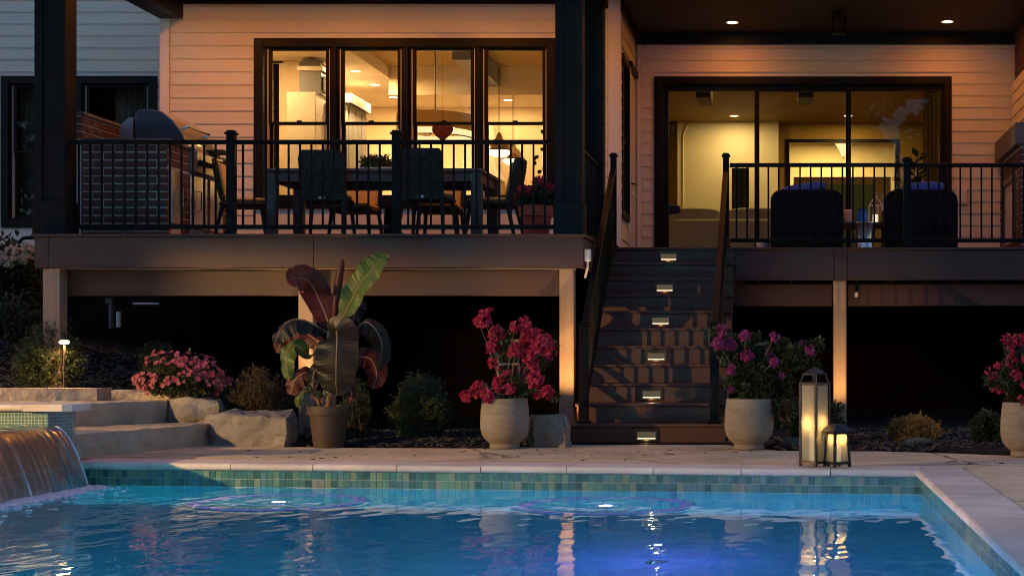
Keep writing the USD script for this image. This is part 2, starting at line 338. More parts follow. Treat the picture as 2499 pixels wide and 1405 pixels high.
usdkit.material(stage, '/World/Looks/sheet_water', {
    'g': ('geometry', {}), 'm': ('mapping', {'scale': (.8, 20, .6)}), 'n': ('noise_texture', {'scale': 1., 'detail': 5., 'roughness': .6}),
    'm2_': ('mapping', {'scale': (.6, 9, .5)}), 'n2': ('noise_texture', {'scale': 1., 'detail': 2.}),
    'r': ('rgb_ramp', {'ramp': [(.40, (.008, .05, .07)), (.48, (.06, .17, .20)), (.54, (.22, .30, .33)), (.62, (.95, .98, 1.0))]}),
    'r2': ('rgb_ramp', {'ramp': [(.35, (.55, .95, 1.0)), (.65, (1.15, .72, .52))]}), 'mc': ('mix', {'mix_type': 'multiply', 'fac': 1.}),
    't': ('transparent_bsdf', {'color': (.75, .9, .92)}), 'gl': ('glossy_bsdf', {'color': (.7, .75, .8), 'roughness': .25}), 'fr': ('fresnel', {'IOR': 1.18}),
    'd': ('diffuse_bsdf', {}), 'm1': ('mix_closure', {}), 'mm': ('mix_closure', {'fac': .70})},
    [('g.position', 'm.vector'), ('m.vector', 'n.vector'), ('n.fac', 'r.fac'), ('g.position', 'm2_.vector'), ('m2_.vector', 'n2.vector'), ('n2.fac', 'r2.fac'), ('r.color', 'mc.color1'), ('r2.color', 'mc.color2'), ('mc.color', 'd.color'),
     ('fr.fac', 'm1.fac'), ('d.BSDF', 'm1.closure1'), ('gl.BSDF', 'm1.closure2'), ('t.BSDF', 'mm.closure1'), ('m1.closure', 'mm.closure2')], surface='mm.closure')
pm('light_fleck', (.16, .45, .75), (.2, .5, .8), 5, .6)
pm('wet_stone', (.075, .05, .035), (.16, .11, .075), 5, .3, .6, 25, (1, 2, .5), bdist=.01)
pm('foam', (.62, .64, .68), (.78, .78, .80), 40, .8, .5, 120)

# ------------------------------------------------------------------ levels and planes
DECK = 1.975                                   # both deck floors
YL, YR, WL, WR, WW = 15.34, 17.37, 18.9, 20.9, 20.6  # front of left deck, of right deck; left, right and wing wall
WATER = -.175
BL, BR = np.array([-5.45, 12.18]), np.array([.985, 11.38])   # pool's back wall
PX, PY0 = .985, 2.2                            # pool's right wall, near wall

# ------------------------------------------------------------------ ground, patio, planting bed
from shapely.geometry import Polygon, box as sbox
pool_poly = Polygon([(BL[0], BL[1]), (BR[0], BR[1]), (PX, PY0), (-5.45, PY0)])
spa_poly = sbox(-9.2, 8.0, -5.45, 12.0)
hole = pool_poly.buffer(.12, join_style=2).union(spa_poly.buffer(.1, join_style=2))
g = sbox(-160, -60, 160, 260).difference(hole)
obj('ground', extrude(g, -.42, -.30), 'mulch', kind='structure')
BED = [(-14, 14.6), (-6.3, 15.0), (-5.3, 14.45), (-4.4, 14.12), (-3.82, 13.97), (-2.54, 13.86), (-1.97, 14.4), (-.53, 14.4), (-.04, 13.55), (.82, 13.47), (1.32, 13.25), (1.94, 12.85), (4.0, 11.6), (9, 9)]
n_in = np.array([(BR - BL)[1], -(BR - BL)[0]]); n_in /= np.linalg.norm(n_in)
cop_out = [tuple(BL + np.array([0, .33])), tuple(BR + np.array([.31, .30])), (PX + .31, PY0 - .33), (-5.45, PY0 - .33)]
back_patio = Polygon([(-9, 14.9), (-6.3, 15.02), (-5.3, 14.47)] + BED[3:] + [(9, 11.0), (PX + .315, 11.5), (BR[0] + .315, BR[1] + .304), (BL[0] - .0, BL[1] + .334), (-6.6, 12.6), (-9, 12.6)])
obj('patio', extrude(back_patio.buffer(0), -.12, 0.0), 'concrete', kind='structure')
obj('patio', extrude(Polygon([(PX + .319, 11.49), (9, 10.99), (9, -6), (PX + .319, -6)]), -.12, -.001), 'concrete', kind='structure')
obj('patio', extrude(sbox(-14, -6, PX + .315, PY0 - .34), -.12, -.0015), 'concrete', kind='structure')
obj('patio', extrude(sbox(-14, PY0 - .34, -5.8, 7.9), -.12, -.0005), 'concrete', kind='structure')

def bed_height(X, Y):
    yb = np.interp(X, [b[0] for b in BED], [b[1] for b in BED])
    d = Y - yb
    st = lambda a, b, x: np.clip((x - a) / (b - a), 0, 1) ** 2 * (3 - 2 * np.clip((x - a) / (b - a), 0, 1))
    z = -.16 + .17 * st(-.02, .12, d) + .03 * st(.1, .6, d)
    left = st(-4.6, -6.3, X) if False else np.clip((-4.7 - X) / 1.5, 0, 1)
    z = z + left * .40 * st(-.05, .35, d) + np.clip((-6.3 - X) / 2.5, 0, 1) * .55 * st(.3, 2.6, d)
    z = z + .05 * (meshkit.fbm(np.stack([X * 1.6, Y * 1.6, X * 0], -1), 4, 3) - .5) * st(0, .4, d)
    return z
gx, gy = np.meshgrid(np.arange(-15, 8.01, .10), np.arange(11.4, 23.0, .10), indexing='ij')
gz = bed_height(gx, gy)
nx, ny = gx.shape
idx = np.arange(nx * ny).reshape(nx, ny)
q = np.stack([idx[:-1, :-1], idx[1:, :-1], idx[1:, 1:], idx[:-1, 1:]], -1).reshape(-1, 4)
V = np.stack([gx, gy, gz], -1).reshape(-1, 3)
keep = V[q].mean(1)[:, 2] > -.14
obj('planting_bed', (V, q[keep]), 'mulch', smooth=True, kind='structure')
# loose slate chips on the bed
def chips(n, xr, yr, size, seed, cond=None):
    r = np.random.default_rng(seed)
    x, y = r.uniform(*xr, n), r.uniform(*yr, n)
    yb = np.interp(x, [b[0] for b in BED], [b[1] for b in BED])
    ok = (y > yb + .04) & ~((x > -1.99) & (x < -.5))
    if cond is not None: ok &= cond(x, y)
    x, y = x[ok], y[ok]; n = len(x); z = bed_height(x, y)
    k = 6; a = (np.arange(k) / k * 2 * np.pi)[None] + r.uniform(0, 6.3, (n, 1))
    s = r.uniform(.4, 1.3, (n, 1)) * size * r.uniform(.6, 1.2, (n, k)); th = size * r.uniform(.12, .3, n)
    tilt = r.normal(0, .32, (n, 2))
    px, py = np.cos(a) * s, np.sin(a) * s * r.uniform(.5, 1, (n, 1))
    top = np.stack([x[:, None] + px, y[:, None] + py, z[:, None] + th[:, None] + px * tilt[:, :1] + py * tilt[:, 1:] + size * .2], -1)
    bot = top - np.array([0, 0, 1]) * th[:, None, None] * 1.2
    v = np.concatenate([top, bot], 1).reshape(-1, 3)
    f = [[0, i, i + 1] for i in range(1, k - 1)] + [[i, k + i, (i + 1) % k] for i in range(k)] + [[(i + 1) % k, k + i, k + (i + 1) % k] for i in range(k)]
    f = (np.array(f)[None] + (np.arange(n) * 2 * k)[:, None, None]).reshape(-1, 3)
    return v, f
c1 = chips(9000, (-5.6, 4.5), (13.4, 16.2), .026, 1)
c2 = chips(9000, (-11, -5.4), (14.6, 19.5), .034, 2)
obj('slate_chips', MB().add(c1).add(c2), 'slate', label='dark slate chips spread over the planting bed below the decks', cat='slate chips', kind='stuff')

lr = np.random.default_rng(77); lm_ = MB(); n_ = 110
lx, ly = lr.uniform(-4.6, 3.2, n_), lr.uniform(11.9, 14.0, n_)
ok = np.array([back_patio.buffer(-.1).contains(__import__('shapely').Point(a, b)) for a, b in zip(lx, ly)])
lx, ly = lx[ok], ly[ok]; n_ = len(lx)
for a, b in zip(lx, ly):
    q = lr.uniform(.006, .020); t_ = lr.uniform(0, 6.28); lm_.add(xf(boxm(-q, q, -q * .4, q * .4, 0, q * .25), rot(t_, 'z'), (a, b, .001)))
obj('leaf_litter', lm_, 'mulch', label='scattered dark bits of leaf litter on the pale patio', cat='leaf litter', kind='stuff')

# ------------------------------------------------------------------ pool
def wallbox(a, b, t, z0, z1):
    a, b = np.asarray(a, float), np.asarray(b, float); d = (b - a) / np.linalg.norm(b - a); nn = np.array([-d[1], d[0]]) * t
    return extrude(Polygon([a, b, b + nn, a + nn]), z0, z1)
pw = obj('pool_wall', wallbox(BL + [-.3, .037], BR, .1, -1.75, -.052), 'pool_plaster', kind='structure')
pwr = obj('pool_wall', wallbox(BR, (PX, PY0), .1, -1.75, -.052), 'pool_plaster', kind='structure')
obj('pool_wall', wallbox((PX, PY0), (-5.45, PY0), .1, -1.75, -.052), 'pool_plaster', kind='structure')
obj('pool_floor', extrude(Polygon([(BL[0] - .2, BL[1] + .1), (BR[0] + .1, BR[1] + .05), (PX + .1, PY0 - .1), (-5.7, PY0 - .1)]), -1.72, -1.55), 'pool_plaster', kind='structure')
# two rows of glass tile, each tile its own piece
def tile_rows(parent, a, b, count, pitch, flip, name='tile'):
    a, b = np.asarray(a, float), np.asarray(b, float); d = (b - a) / np.linalg.norm(b - a); nn = np.array([d[1], -d[0]])
    r = np.random.default_rng(3)
    L = np.linalg.norm(b - a)
    band = extrude(Polygon([a + nn * .001, b + nn * .001, b + nn * .006, a + nn * .006]), -.181, -.053)
    obj('grout_bed', band, 'grout', parent)
    for i in range(count):
        for row in range(2):
            c0 = a + d * (i * pitch + .0022); c1_ = a + d * ((i + 1) * pitch - .0022)
            o = .009 + r.uniform(0, .0018)
            z1 = -.0555 - row * .0605; z0 = z1 - .0565
            pts = [c0 + nn * .004, c1_ + nn * .004, c1_ + nn * o, c0 + nn * o]
            v = np.array([[*p, z] for z in (z0, z1) for p in pts])
            ff = np.array([[0, 3, 2, 1], [4, 5, 6, 7], [0, 1, 5, 4], [1, 2, 6, 5], [2, 3, 7, 6], [3, 0, 4, 7]])
            if flip: ff = ff[:, ::-1]
            obj(name, (v, ff), f'pool_tile_{int(r.choice(8, p=[.18, .2, .16, .14, .1, .1, .04, .08]))}', parent)
Lb = np.linalg.norm(BR - BL); tile_rows(pw, BL, BR, 128, Lb / 128, False)
tile_rows(pwr, BR, (PX, 6.55), 96, (BR[1] - 6.55) / 96, False)
# coping stones with a rounded nose
def coping_run(parent, a, b, n, width=.33, over=.035, th=.052):
    a, b = np.asarray(a, float), np.asarray(b, float); d = (b - a) / np.linalg.norm(b - a); nn = np.array([d[1], -d[0]]); L = np.linalg.norm(b - a)
    prof = [(-width, -th), (-width, 0.0035)] + [(over - .02 + .026 * math.sin(t), -.024 + .0275 * math.cos(t)) for t in np.linspace(0, math.pi, 9)]
    for i in range(n):
        m = extrude(prof, 0.003, L / n - .003); v = np.array(m.vertices)
        base = a + d * (i * L / n)
        w = np.concatenate([base + v[:, :1] * nn + v[:, 2:3] * d, v[:, 1:2]], 1)
        w[:, 2] += rng.uniform(-.001, .001)
        obj('coping_stone', (w, m.faces[:, ::-1]), ('coping', 'coping_b', 'coping_c')[int(rng.integers(3))], parent, smooth=35)
cp = obj('pool_coping', extrude(Polygon([BL + [-.1, .02], BR + [.02, .02], BR + [.29, .28], BL + [-.1, .29]]), -.075, -.053), 'grout', kind='structure')
coping_run(cp, BL, BR, 10)
cpr = obj('pool_coping', extrude(sbox(PX + .02, PY0 - .2, PX + .29, BR[1] - .02), -.075, -.053), 'grout', kind='structure')
coping_run(cpr, BR + [.0, .0], (PX, PY0), 14, width=.31)
obj('coping_stone', extrude([tuple(BR + [.001, .004]), (1.294, 11.384), (1.294, 11.69), tuple(BR + [.044, .327])], -.052, .0035), 'coping_b', cpr)
coping_run(cpr, (PX, PY0), (-5.45, PY0), 8, width=.31)

# water surface with real ripples
LEDS = [(XP(680, 10.85), 10.85), (XP(1478, 10.62), 10.62)]
def water_h(x, y):
    p = np.stack([x * 4.2, y * 2.1, x * 0 + 1.3], -1)
    h = .0062 * (meshkit.fbm(p, 3, 11) - .5) + .0028 * (meshkit.fbm(np.stack([x * 11, y * 6, x * 0], -1), 2, 5) - .5)
    agit = np.exp(-np.maximum(np.hypot(x + 5.2, (y - 11.0) * .6) - .2, 0) / .7)
    h = h * (1 + 2.2 * agit) + .02 * agit * (meshkit.fbm(np.stack([x * 9, y * 6, x * 0 + 4], -1), 3, 8) - .5)
    for cx, cy in LEDS:
        r = np.hypot(x - cx, (y - cy))
        h = h + 0.0022 * np.cos(2 * np.pi * r / .26) * np.exp(-r / .40) + .004 * np.exp(-((r - .58) / .06) ** 2)
    return h
xs = np.concatenate([np.arange(-5.5, 1.0, .02), [1.0]]); ys = np.concatenate([np.linspace(PY0, 6.5, 60), np.arange(6.53, 12.2, .028)])
wx, wy = np.meshgrid(xs, ys, indexing='ij')
wv = np.stack([wx, wy, WATER + water_h(wx, wy)], -1).reshape(-1, 3)
wi = np.arange(wx.size).reshape(wx.shape)
wq = np.stack([wi[:-1, :-1], wi[1:, :-1], wi[1:, 1:], wi[:-1, 1:]], -1).reshape(-1, 4)
cen = wv[wq].mean(1)
inside = cen[:, 1] < BL[1] + (cen[:, 0] - BL[0]) / (BR[0] - BL[0]) * (BR[1] - BL[1]) + .03
obj('water', (wv, wq[inside]), 'water', smooth=True, kind='structure')

# lights under water
for i, (cx, cy) in enumerate(LEDS):
    t = thing('pool_light', ['violet underwater light near the waterfall end of the pool', 'violet underwater light in front of the deck stairs'][i], 'pool light', (cx, cy, -1.55), group='violet pool lights')
    obj('fixture', lathe([(0, -1.549), (.05, -1.549), (.05, -1.53), (.022, -1.52), (.022, -.215), (.05, -.212), (.05, -.203), (0, -.203)], (cx, cy, 0), 20), 'chrome', t, smooth=30)
    obj('lens', lathe([(.046, -.2025), (.044, -.196), (0, -.190)], (cx, cy, 0), 20), 'led_violet', t)
    bb = MB(); r = np.random.default_rng(300 + i); b0 = trimesh.creation.icosphere(0, 1.0)  # added flecks that catch violet light in place of lit ripples
    for k in range(1100):
        a = r.uniform(0, 6.283); q = .56 + .05 * r.normal() if k < 800 else .6 * r.uniform(0, 1) ** .5; s_ = r.uniform(.004, .011)
        bb.add(xf((b0.vertices, b0.faces), None, (cx + q * math.cos(a), cy + q * math.sin(a), -.200 - abs(r.normal()) * .008), (s_ * 1.6, s_ * 1.6, s_ * .5)))
    obj('bubbles', bb, 'light_fleck', label=['ring of added flecks catching violet light over the left violet pool light', 'ring of added flecks catching violet light over the right violet pool light'][i], cat='bubbles', kind='stuff')
    obj('glow_ring', lathe([(.50, -.206), (.50, -.200), (.58, -.200), (.58, -.206), (.50, -.206)], (cx, cy, 0), 64), 'ripple_glow', t)  # added glowing ring, stands for LED light refracted by the ripples
    sphere_light(t, (cx, cy, -.30), .02, LP['pool_violet'], (.95, .08, 1.1), name='ring_light')
def niche_light(name, label, loc, aim, power, col):
    t = thing(name, label, 'pool light', loc)
    loc = np.array(loc); aim = np.array(aim, float); aim /= np.linalg.norm(aim)
    obj('lens', xf(lathe([(0, 0), (.09, 0), (.1, -.015), (.1, -.03), (0, -.03)], n=20), None, loc - [0, 0, 0]), 'pvc', t)
    disk_light(t, loc + aim * .06, .09, power, col, aim)
niche_light('niche_pool_light', 'teal niche light low in the near pool wall, farthest left', (-4.4, PY0 + .06, -.75), (0, 1, -.12), LP['pool_blue'], (.0, .46, .33))
niche_light('niche_pool_light', 'violet blue niche light low in the near pool wall, middle of three', (-1.2, PY0 + .06, -.75), (.12, 1, -.12), LP['pool_blue'] * .4, (.3, .12, 1.0))
niche_light('niche_pool_light', 'teal niche light low in the near pool wall, farthest right', (.6, PY0 + .06, -.75), (-.02, 1, -.12), LP['pool_blue'] * .35, (.0, .46, .33))

for lab, x, y in (('violet floor light of the pool nearest the photographer', -1.15, 7.4), ('violet floor light of the pool farther out, in line with the stairs', -.75, 9.3)):
    t = thing('pool_floor_light', lab, 'pool light', (x, y, -1.55))
    obj('housing', lathe([(0, -1.548), (.07, -1.548), (.07, -1.535), (.05, -1.53), (.03, -1.50), (0, -1.49)], (x, y, 0), 20), 'chrome', t, smooth=30)
    sphere_light(t, (x, y, -.95), .03, 9, (.36, .12, 1.0))

# ------------------------------------------------------------------ raised spa with spillway
sp = thing('spa', 'raised tiled spa with a sheet of water spilling from its edge', 'spa', (-6.5, 11, -1.5))
obj('spill_wall', boxm(-5.66, -5.46, 8.0, 11.99, -1.54, -.045), 'mosaic', sp)
obj('wall_ledge', rbox(-5.66, -5.43, 8.0, 11.99, -.044, -.016, b=.008), 'coping', sp)
obj('upper_wall', boxm(-5.66, -5.46, 8.0, 11.99, -.015, .27), 'wet_stone', sp)
obj('back_wall', extrude(Polygon([(-9.2, 12.0), (-5.55, 12.0), (-5.46, 12.22), (-5.52, 12.4), (-9.2, 12.4)]), -.3, .392), 'mosaic', sp)
obj('near_wall', boxm(-9.2, -5.661, 7.9, 8.1, -.3, .36), 'mosaic', sp)
obj('basin_floor', boxm(-9.2, -5.661, 8.1, 12.0, -.3, -.1), 'pool_plaster', sp)
m = prism([(12.42, .395), (12.42, .45)] + [(11.955 + .02 - .028 * math.sin(t), .4225 + .0275 * math.cos(t)) for t in np.linspace(0, math.pi, 9)], 'x', -9.2, -5.72)
obj('coping_stone', m, 'coping', sp, smooth=35)
endp = [(-5.717, 11.948), (-5.43, 11.96), (-5.37, 12.0), (-5.345, 12.1), (-5.36, 12.3), (-5.42, 12.42), (-5.717, 12.42)]
obj('coping_stone', extrude(endp, .396, .449), 'coping', sp)
sx, sy = np.meshgrid(np.arange(-9.2, -5.45, .05), np.arange(8.1, 12.0, .05), indexing='ij')
sz = .30 + .012 * (meshkit.fbm(np.stack([sx * 6, sy * 5, sx * 0], -1), 3, 2) - .5) - .02 * np.clip((sx + 5.75) / .25, 0, 1) ** 2
si = np.arange(sx.size).reshape(sx.shape)
obj('spa_water', (np.stack([sx, sy, sz], -1).reshape(-1, 3), np.stack([si[:-1, :-1], si[1:, :-1], si[1:, 1:], si[:-1, 1:]], -1).reshape(-1, 4)), 'water', sp, smooth=True)
# falling sheet
ty = np.arange(8.05, 11.93, .007); tt = np.linspace(-.12, 1, 40)
A, B = np.meshgrid(ty, tt, indexing='ij')
tm = np.clip(B, 0, 1) * .318
vx = .84 + .05 * (meshkit.fbm(np.stack([A * 3, A * 0, A * 0], -1), 3, 9) - .5)
xx = -5.475 + np.where(B < 0, B * .5, vx * tm) + .012 * (meshkit.noise(np.stack([A * 24, B * .8, A * 0], -1), 44) - .5) * np.clip(B * 4, 0, 1) + .004 * (meshkit.fbm(np.stack([A * 9, B * 1.2, A * 0], -1), 2, 4) - .5) * np.clip(B, 0, 1)
zz = .286 - .5 * 9.2 * tm ** 2 + .004 * (meshkit.fbm(np.stack([A * 9, B * 2, A * 0], -1), 2, 14) - .5)
yy = A + .0 * B
ti = np.arange(A.size).reshape(A.shape)
obj('spill_sheet', (np.stack([xx, yy, zz], -1).reshape(-1, 3), np.stack([ti[:-1, :-1], ti[1:, :-1], ti[1:, 1:], ti[:-1, 1:]], -1).reshape(-1, 4)), 'sheet_water', sp, smooth=True)
obj('edge_strand', tube(np.stack([xx[-1, 6:], yy[-1, 6:], zz[-1, 6:]], 1), .005, 5), 'foam', sp, smooth=True)  # bright rim highlight of the sheet, modelled as a white tube
# foam where the sheet lands
fm = MB(); r = np.random.default_rng(21)
ball = trimesh.creation.icosphere(1, 1.0)
for k in range(950):
    yk = r.uniform(9.2, 11.95); off = abs(r.normal(0, .085)) * (1 if r.random() < .92 else 2.6)
    s = r.uniform(.006, .030) * (1.4 if off < .1 else .7)
    fm.add(xf((ball.vertices * (1 + .25 * r.normal(size=(len(ball.vertices), 1))), ball.faces), None, (-5.215 + off, yk, WATER + .004), (s * 1.5, s * 1.7, s * .42)))
obj('foam', fm, 'foam', label='white foam on the pool where the spa water lands', cat='foam', kind='stuff', smooth=True)

# ------------------------------------------------------------------ house: clapboard walls, windows, doors
ED = .1545                                     # clapboard exposure
house = thing('house', 'pale clapboard house with dark framed windows behind two raised decks', 'house', (-3, 20, 0))
def siding(wall, u0, u1, z0, z1, place, openings, zref, seed):
    """boards lapped on a wall: place(u, d, z) -> point, d = distance proud of the wall"""
    r = np.random.default_rng(seed)
    k0 = math.floor((z0 - zref) / ED); k1 = math.ceil((z1 - zref) / ED)
    for k in range(k0, k1):
        a, b = zref + k * ED, zref + (k + 1) * ED + .012
        a, b = max(a, z0), min(b, z1)
        if b - a < .02: continue
        spans = [(u0, u1)]
        for (o0, o1, p0, p1) in openings:
            if p0 < b - .015 and p1 > a + .002:
                nsp = []
                for s0, s1 in spans:
                    if o1 <= s0 or o0 >= s1: nsp.append((s0, s1)); continue
                    if o0 > s0: nsp.append((s0, o0))
                    if o1 < s1: nsp.append((o1, s1))
                spans = nsp
        for s0, s1 in spans:
            cuts = [s0]
            if s1 - s0 > 1.8 and r.random() < .6: cuts.append(s0 + (s1 - s0) * r.uniform(.25, .75))
            cuts.append(s1)
            for c0, c1_ in zip(cuts[:-1], cuts[1:]):
                if c1_ - c0 < .01: continue
                e0, e1 = c0 + .0014, c1_ - .0014
                jit = r.uniform(0, .0015)
                pts = []
                for u in (e0, e1):
                    pts += [place(u, .004, a), place(u, .021 + jit, a), place(u, .020 + jit, a + .006), place(u, .0065, b), place(u, .004, b)]
                f = [[0, 5, 6, 1], [1, 6, 7, 2], [2, 7, 8, 3], [3, 8, 9, 4], [4, 9, 5, 0]]
                v, f = tri((np.array(pts), np.array(f)))
                f = np.vstack([f, [[0, 1, 2], [0, 2, 3], [0, 3, 4], [5, 7, 6], [5, 8, 7], [5, 9, 8]]])
                obj('siding_board', (v, f), 'siding', wall)
def wall_panel(name, polys, mapf, t, parent, mat='white_trim'):
    m = extrude(polys, 0, t); v = np.array(m.vertices)
    return obj(name, (np.array([mapf(a, b, c) for a, b, c in v]), m.faces), mat, parent)

# left wall (behind the left deck) with its four windows
LX0, LX1 = XP(392, WL), XP(1511, WL)
w_x0, w_x1, w_z0, w_z1 = XP(622, WL), XP(1356, WL), ZP(508, WL), ZP(95, WL)
poly = sbox(LX0, 1.9, LX1, 7.0).difference(sbox(w_x0 + .09, w_z0 + .09, w_x1 - .09, w_z1 - .09))
lw = wall_panel('wall', poly, lambda a, b, c: (a, WL + .001 + c, b), .18, house)
front = lambda Y: (lambda u, d, z: (u, Y - d, z))
siding(lw, XP(416, WL), XP(1484, WL), 1.9, ZP(12, WL) - .003, front(WL), [(w_x0, w_x1, w_z0, w_z1)], ZP(81, WL), 1)
for a, b in ((392, 415), (1485, 1511)):
    obj('corner_board', rbox(XP(a, WL), XP(b, WL), WL - .034, WL - .001, 1.9, 5.06), 'white_trim', lw)
obj('frieze_board', rbox(XP(450, WL), XP(1484, WL), WL - .04, WL - .002, ZP(11, WL), 5.04), 'dark_trim', lw)

def casing(parent, x0, x1, z0, z1, Y, w=.105, d=.045, sill=True):
    for i, b in enumerate(((x0, x0 + w, z0, z1), (x1 - w, x1, z0, z1), (x0 + w + .001, x1 - w - .001, z1 - w, z1), (x0 + w + .001, x1 - w - .001, z0, z0 + w))):
        obj('casing', rbox(b[0], b[1], Y - d, Y + .10, b[2], b[3]), 'dark_trim', parent)
def sash_window(parent, x0, x1, z0, z1, zm, Y, pane='window_pane', name='sash_window'):
    """double hung: upper sash outside, lower sash a little behind it"""
    fr = .040
    jb = MB()
    jb.box(x0, x0 + .03, Y + .001, Y + .11, z0, z1); jb.box(x1 - .03, x1, Y + .001, Y + .11, z0, z1)
    win = obj(name, jb, 'dark_trim', parent)
    jl = MB(); jl.box(x0 + .0305, x0 + .040, Y + .012, Y + .10, z0 + .02, z1 - .02); jl.box(x1 - .040, x1 - .0305, Y + .012, Y + .10, z0 + .02, z1 - .02)
    obj('jamb_liner', jl, 'white_trim', win)
    xa, xb = x0 + .041, x1 - .041
    for (a, b, y) in ((zm - .016, z1 - .001, Y + .025), (z0 + .001, zm + .014, Y + .068)):
        f = MB()
        f.box(xa, xa + fr, y, y + .036, a, b); f.box(xb - fr, xb, y, y + .036, a, b)
        f.box(xa + fr, xb - fr, y + .0005, y + .0355, a, a + (.030 if a > z0 + .1 else .055)); f.box(xa + fr, xb - fr, y + .0005, y + .0355, b - .032, b)
        obj('sash', f, 'dark_trim', win)
        obj('pane', boxm(xa + fr - .005, xb - fr + .005, y + .015, y + .019, a + .02, b - .02), pane, win)
    lk = MB(); lk.rbox((xa + xb) / 2 - .03, (xa + xb) / 2 + .03, Y + .03, Y + .066, zm + .0145, zm + .032)
    obj('sash_lock', lk, 'dark_trim', win)
wnd = obj('window', boxm(w_x0 + .1, w_x1 - .1, WL + .10, WL + .16, w_z0 + .10, w_z0 + .12), 'dark_trim', house)
casing(wnd, w_x0, w_x1, w_z0, w_z1, WL)
wz0, wz1 = w_z0 + .106, w_z1 - .106
edges = [(646, 811), (823, 986), (998, 1165), (1173, 1340)]
for i, (a, b) in enumerate(edges):
    sash_window(house, XP(a, WL), XP(b, WL), wz0, wz1, ZP(300, WL), WL - .01, name='sash_window')
for a, b in ((811, 823), (986, 998), (1165, 1173)):
    obj('mullion', rbox(XP(a, WL) + .001, XP(b, WL) - .001, WL - .045, WL + .1, wz0, wz1), 'dark_trim', wnd)

# wing wall set back on the far left
gx0, gx1, gz0, gz1 = XP(5, WW), XP(385, WW), ZP(555, WW), ZP(187, WW)
poly = sbox(-16, 1.95, LX0 - .001, 7.0).difference(sbox(gx0 + .09, gz0 + .09, gx1 - .09, gz1 - .09))
ww = wall_panel('wall', poly, lambda a, b, c: (a, WW + .001 + c, b), .18, house)
siding(ww, -14.5, LX0 - .003, 1.95, 5.6, front(WW), [(gx0, gx1, gz0, gz1)], ZP(176, WW), 2)
wn2 = obj('window', boxm(gx0 + .1, gx1 - .1, WW + .10, WW + .16, gz0 + .10, gz0 + .12), 'dark_trim', house)
casing(wn2, gx0, gx1, gz0, gz1, WW, w=.10)
gm = XP(193, WW)
obj('mullion', rbox(gm - .05, gm + .05, WW - .045, WW + .1, gz0 + .1, gz1 - .1), 'dark_trim', wn2)
sash_window(house, gx0 + .101, gm - .051, gz0 + .101, gz1 - .101, ZP(370, WW), WW - .01)
sash_window(house, gm + .051, gx1 - .101, gz0 + .101, gz1 - .101, ZP(370, WW), WW - .01)
# side wall joining wing and left wall
obj('wall', boxm(LX0 - .001, LX0 + .15, WL + .19, WW + .18, 1.9, 7.0), 'white_trim', house)

# right wall (behind the right deck) with the wide sliding door
RX0, RX1 = LX1, 4.6
d_x0, d_x1, d_z0, d_z1 = XP(1597, WR), XP(2322, WR), DECK, ZP(188, WR)
poly = sbox(RX0, DECK - .06, RX1, 7.0).difference(sbox(d_x0 + .09, 1.0, d_x1 - .09, d_z1 - .09)).union(sbox(d_x0, DECK - .06, d_x1, DECK - .01))
rw = wall_panel('wall', poly, lambda a, b, c: (a, WR + .001 + c, b), .18, house)
siding(rw, XP(1567, WR), 3.1, DECK + .0, ZP(109, WR), front(WR), [(d_x0, d_x1, d_z0 - .1, d_z1)], ZP(177, WR), 3)
obj('corner_board', rbox(RX0 + .03, XP(1566, WR), WR - .034, WR - .001, DECK, 4.86), 'white_trim', rw)
obj('frieze_board', rbox(RX0, 4.5, WR - .06, WR - .002, ZP(110, WR), 5.06), 'dark_trim', rw)
sd_ = obj('sliding_door', boxm(d_x0 + .1, d_x1 - .1, WR - .02, WR + .14, DECK - .008, DECK + .03), 'dark_trim', house)
for b in ((d_x0, d_x0 + .10, d_z0, d_z1), (d_x1 - .10, d_x1, d_z0, d_z1), (d_x0 + .101, d_x1 - .101, d_z1 - .10, d_z1)):
    obj('casing', rbox(b[0], b[1], WR - .045, WR + .10, b[2], b[3]), 'dark_trim', sd_)
cuts = [1616, 1847, 2071, 2310]
for i in range(3):
    a, b = XP(cuts[i], WR), XP(cuts[i + 1], WR)
    y = WR + (.03 if i != 1 else .075)
    f = MB(); st = (.085 if i == 0 else .032, .085 if i == 2 else .032)
    f.box(a, a + st[0], y, y + .04, DECK + .03, d_z1 - .101); f.box(b - st[1], b, y, y + .04, DECK + .03, d_z1 - .101)
    f.box(a + st[0], b - st[1], y + .0005, y + .0395, DECK + .03, DECK + .12); f.box(a + st[0], b - st[1], y + .0005, y + .0395, ZP(222, WR), d_z1 - .101)
    obj('door_panel', f, 'dark_trim', sd_)
    obj('pane', boxm(a + st[0] - .01, b - st[1] + .01, y + .018, y + .022, DECK + .1, ZP(222, WR) + .01), 'window_pane', sd_)
# return wall between the two, with a narrow window and a white door
XR = LX1
side = lambda u, d, z: (XR + d, u, z)
ry = lambda px: XR * F / (px - CX)             # depth of a point of this wall seen at photo column px
dy0, dy1, dz1 = ry(1534), ry(1556.5) - .02, 4.36
wy0, wy1 = ry(1514.5), ry(1531)
wz_0, wz_1 = 2.45, 4.42
poly = sbox(WL + .19, 1.9, WR + .0, 7.0).difference(sbox(wy0 + .06, wz_0 + .06, wy1 - .06, wz_1 - .06))
sw = wall_panel('wall', poly, lambda a, b, c: (XR - .001 - c, a, b), .15, house)
obj('corner_board', rbox(XR - .002, XR + .022, WL - .033, WL + .075, 1.9, 5.04), 'white_trim', sw)
siding(sw, WL + .08, WR - .03, DECK, 4.9, side, [(wy0, wy1, wz_0, wz_1), (dy0 - .05, dy1 + .1, DECK, dz1 + .06)], ZP(177, WR), 5)
obj('frieze_board', rbox(XR - .002, XR + .05, WL + .0, WR - .065, 4.88, 5.06), 'dark_trim', sw)
rwn = obj('window', boxm(XR - .10, XR - .06, wy0 + .06, wy1 - .06, wz_0 + .05, wz_0 + .07), 'dark_trim', house)
